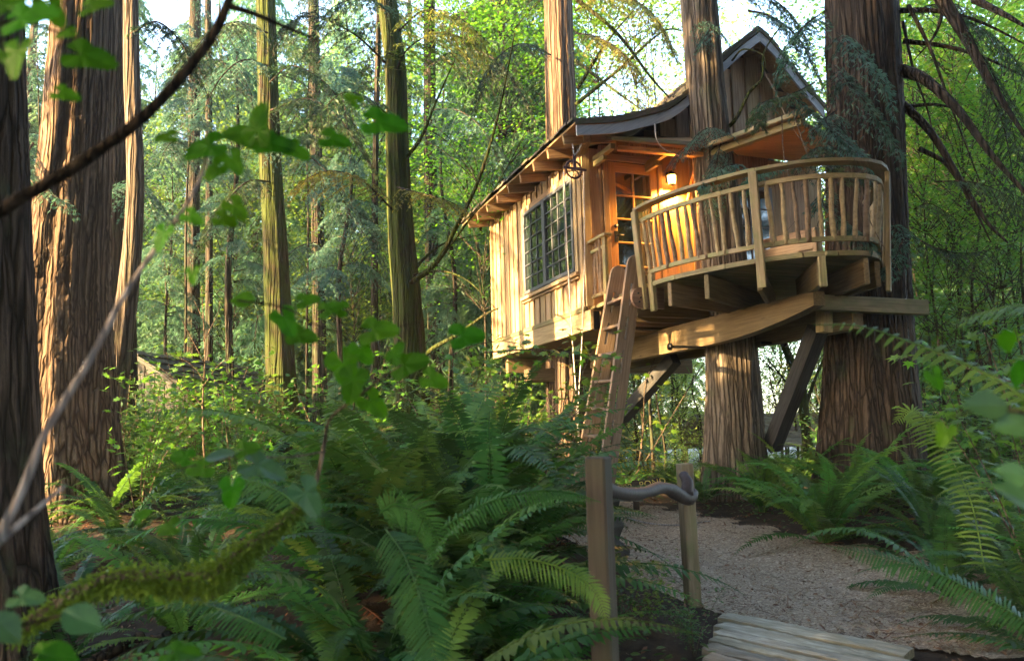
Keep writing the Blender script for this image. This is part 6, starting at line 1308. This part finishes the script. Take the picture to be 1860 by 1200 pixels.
# placed single fronds reaching into the view
def hero_frond(label, pts, n, pl, mat, seed, nz=(0, 0, 1), wp=.22, roll=0.):
    p = smooth_path(pp(*pts), 40); r = np.random.default_rng(seed); g = Geo().add(*tube(p, np.linspace(.004, .0012, 40), 5)); s = np.linspace(.03, .99, n); t = np.linspace(0, 1, 40)
    P0 = np.stack([np.interp(s, t, p[:, k]) for k in range(3)], -1); tg = norm(np.stack([np.interp(s, t, np.gradient(p[:, k])) for k in range(3)], -1)); lat = norm(np.cross(tg, np.array(nz, float))); up = np.cross(lat, tg); up = np.where((up[:, 2:3] < 0), -up, up)
    ln = pl*np.clip(np.sin(np.pi*np.clip(s*.78+.24, 0, 1))**.7, .05, 1)
    for sd in (-1, 1):
        l = ln*r.uniform(.88, 1.08, n); d = norm(lat*sd+tg*.35+up*(.10*r.standard_normal(n)+.05)[:, None]-np.array([0, 0, .25])+r.normal(0, .04, (n, 3))); wd = norm(tg-d*(tg*d).sum(1)[:, None]); wv = np.minimum(l*wp, .72*np.linalg.norm(p[-1]-p[0])/n); cur = -.22*l[:, None]*Zd; V = []
        rows = [(0, .25), (.18, .9), (.4, 1), (.65, .8), (.85, .45), (1, .02)]
        for f, w_ in rows: c = P0+d*(l*f)[:, None]+cur*f*f; V += [c+wd*(wv*w_)[:, None]*.5, c-wd*(wv*w_)[:, None]*.5]
        V = np.stack(V, 1).reshape(-1, 3); k = np.arange(n)[:, None]*12; g.add(V, np.concatenate([k+[2*j, 2*j+2, 2*j+3, 2*j+1] for j in range(5)]))
    return tag(obj('fern_frond', g.mesh('frond'), M[mat]), label, 'fern frond')
hero_frond('bright blurred frond reaching in from the right before the massive cedar', [(1900, 760, 1.7), (1830, 700, 1.8), (1740, 655, 1.9), (1650, 620, 2.0), (1560, 592, 2.1), (1478, 590, 2.2)], 24, .050, 'fern_dark', 1, nz=(0, -.85, .5), wp=.34)
hero_frond('second blurred frond above the right edge ferns', [(1900, 560, 2.0), (1840, 555, 2.1), (1780, 570, 2.2), (1720, 590, 2.3)], 20, .055, 'fern_dark', 2, nz=(0, -.8, .5), wp=.3)
hero_frond('long arching frond drooping at the lower centre', [(700, 960, 2.6), (735, 1010, 2.5), (765, 1090, 2.42), (785, 1170, 2.35), (800, 1260, 2.3)], 43, .10, 'fern_dark', 3, nz=(.2, -1, .3), wp=.17)
hero_frond('frond curving over the near post foot', [(880, 1015, 2.6), (960, 1015, 2.6), (1040, 1040, 2.6), (1085, 1080, 2.6), (1105, 1140, 2.6)], 43, .07, 'fern', 4, nz=(0, -.7, .7), wp=.17)
hero_frond('frond tip pointing right in front of the near post', [(800, 960, 2.7), (880, 915, 2.7), (960, 893, 2.7), (1030, 893, 2.7), (1092, 912, 2.7)], 49, .07, 'fern', 5, nz=(0, -.5, .8), wp=.17)
hero_frond('soft frond bending down at centre', [(690, 930, 2.4), (720, 915, 2.4), (760, 930, 2.4), (790, 970, 2.4), (785, 1030, 2.4)], 34, .075, 'fern', 6, nz=(0, -1, .2), wp=.18)
hero_frond('arching frond across the right path edge', [(1900, 1150, 3.2), (1800, 1090, 3.3), (1700, 1040, 3.4), (1600, 1010, 3.5), (1500, 990, 3.6)], 56, .11, 'fern_dark', 8, nz=(0, -.6, .8), wp=.15)
hero_frond('tall arching frond rising at the right', [(1790, 1040, 4.0), (1760, 900, 4.1), (1700, 790, 4.2), (1660, 745, 4.3), (1620, 770, 4.4)], 49, .14, 'fern', 9, nz=(.3, -1, .2), wp=.15)
hero_frond('drooping frond at the left of the mossy branch', [(560, 960, 2.3), (520, 900, 2.4), (440, 870, 2.5), (370, 880, 2.6)], 43, .06, 'fern', 10, nz=(0, -.5, .8), wp=.17)
hero_frond('dark frond under the mossy branch', [(520, 1160, 2.2), (440, 1120, 2.2), (350, 1090, 2.25), (290, 1080, 2.3)], 37, .06, 'fern_dark', 11, nz=(0, -.5, .8), wp=.17)

# ------------------------------------------------------------------ one label each where the picture tells them apart
ORD = 'leftmost second third fourth fifth sixth seventh eighth ninth tenth eleventh twelfth thirteenth fourteenth fifteenth sixteenth seventeenth eighteenth'.split()
def pxof(o): w_ = np.array(o.matrix_basis.translation)-[0, 0, E]; return 930+F*(w_@RT)/(w_@FWD)
NOUN = {'sword ferns of the bank left of the handrail': 'large sword ferns crowding the bank beside the near post', 'sword ferns under the left trunks': 'darker sword ferns spread below the left trunks', 'ferns behind the crisp fern': 'sword ferns packed behind the crisp path side fern',
 'ferns of the right foreground': 'tall soft sword ferns in the lower right corner', 'hemlocks among the left trunks': 'slim sparse hemlocks among the left trunks', 'maples right of the massive cedar': 'leafy maples right of the massive cedar',
 'maples behind the treehouse roof': 'bright vine maples behind the treehouse roof', 'maples beyond the clearing': 'sunny pale maples seen beneath the deck', 'understorey trees between the trunks': 'leafy understorey trees between the left trunks', 'shrubs before the old shed': 'tall shrubs before the old shed',
 'ferns at the path end': 'low ferns at the path end'}
for gname, noun in NOUN.items():
    it = sorted([o for o in sc.objects if o.get('group') == gname], key=pxof)
    for k, o in enumerate(it):
        if k < len(ORD) and len(it) <= 18: o['label'] = ('rightmost' if k == len(it)-1 else ORD[k]+(' from left' if k else ''))+' of the '+noun
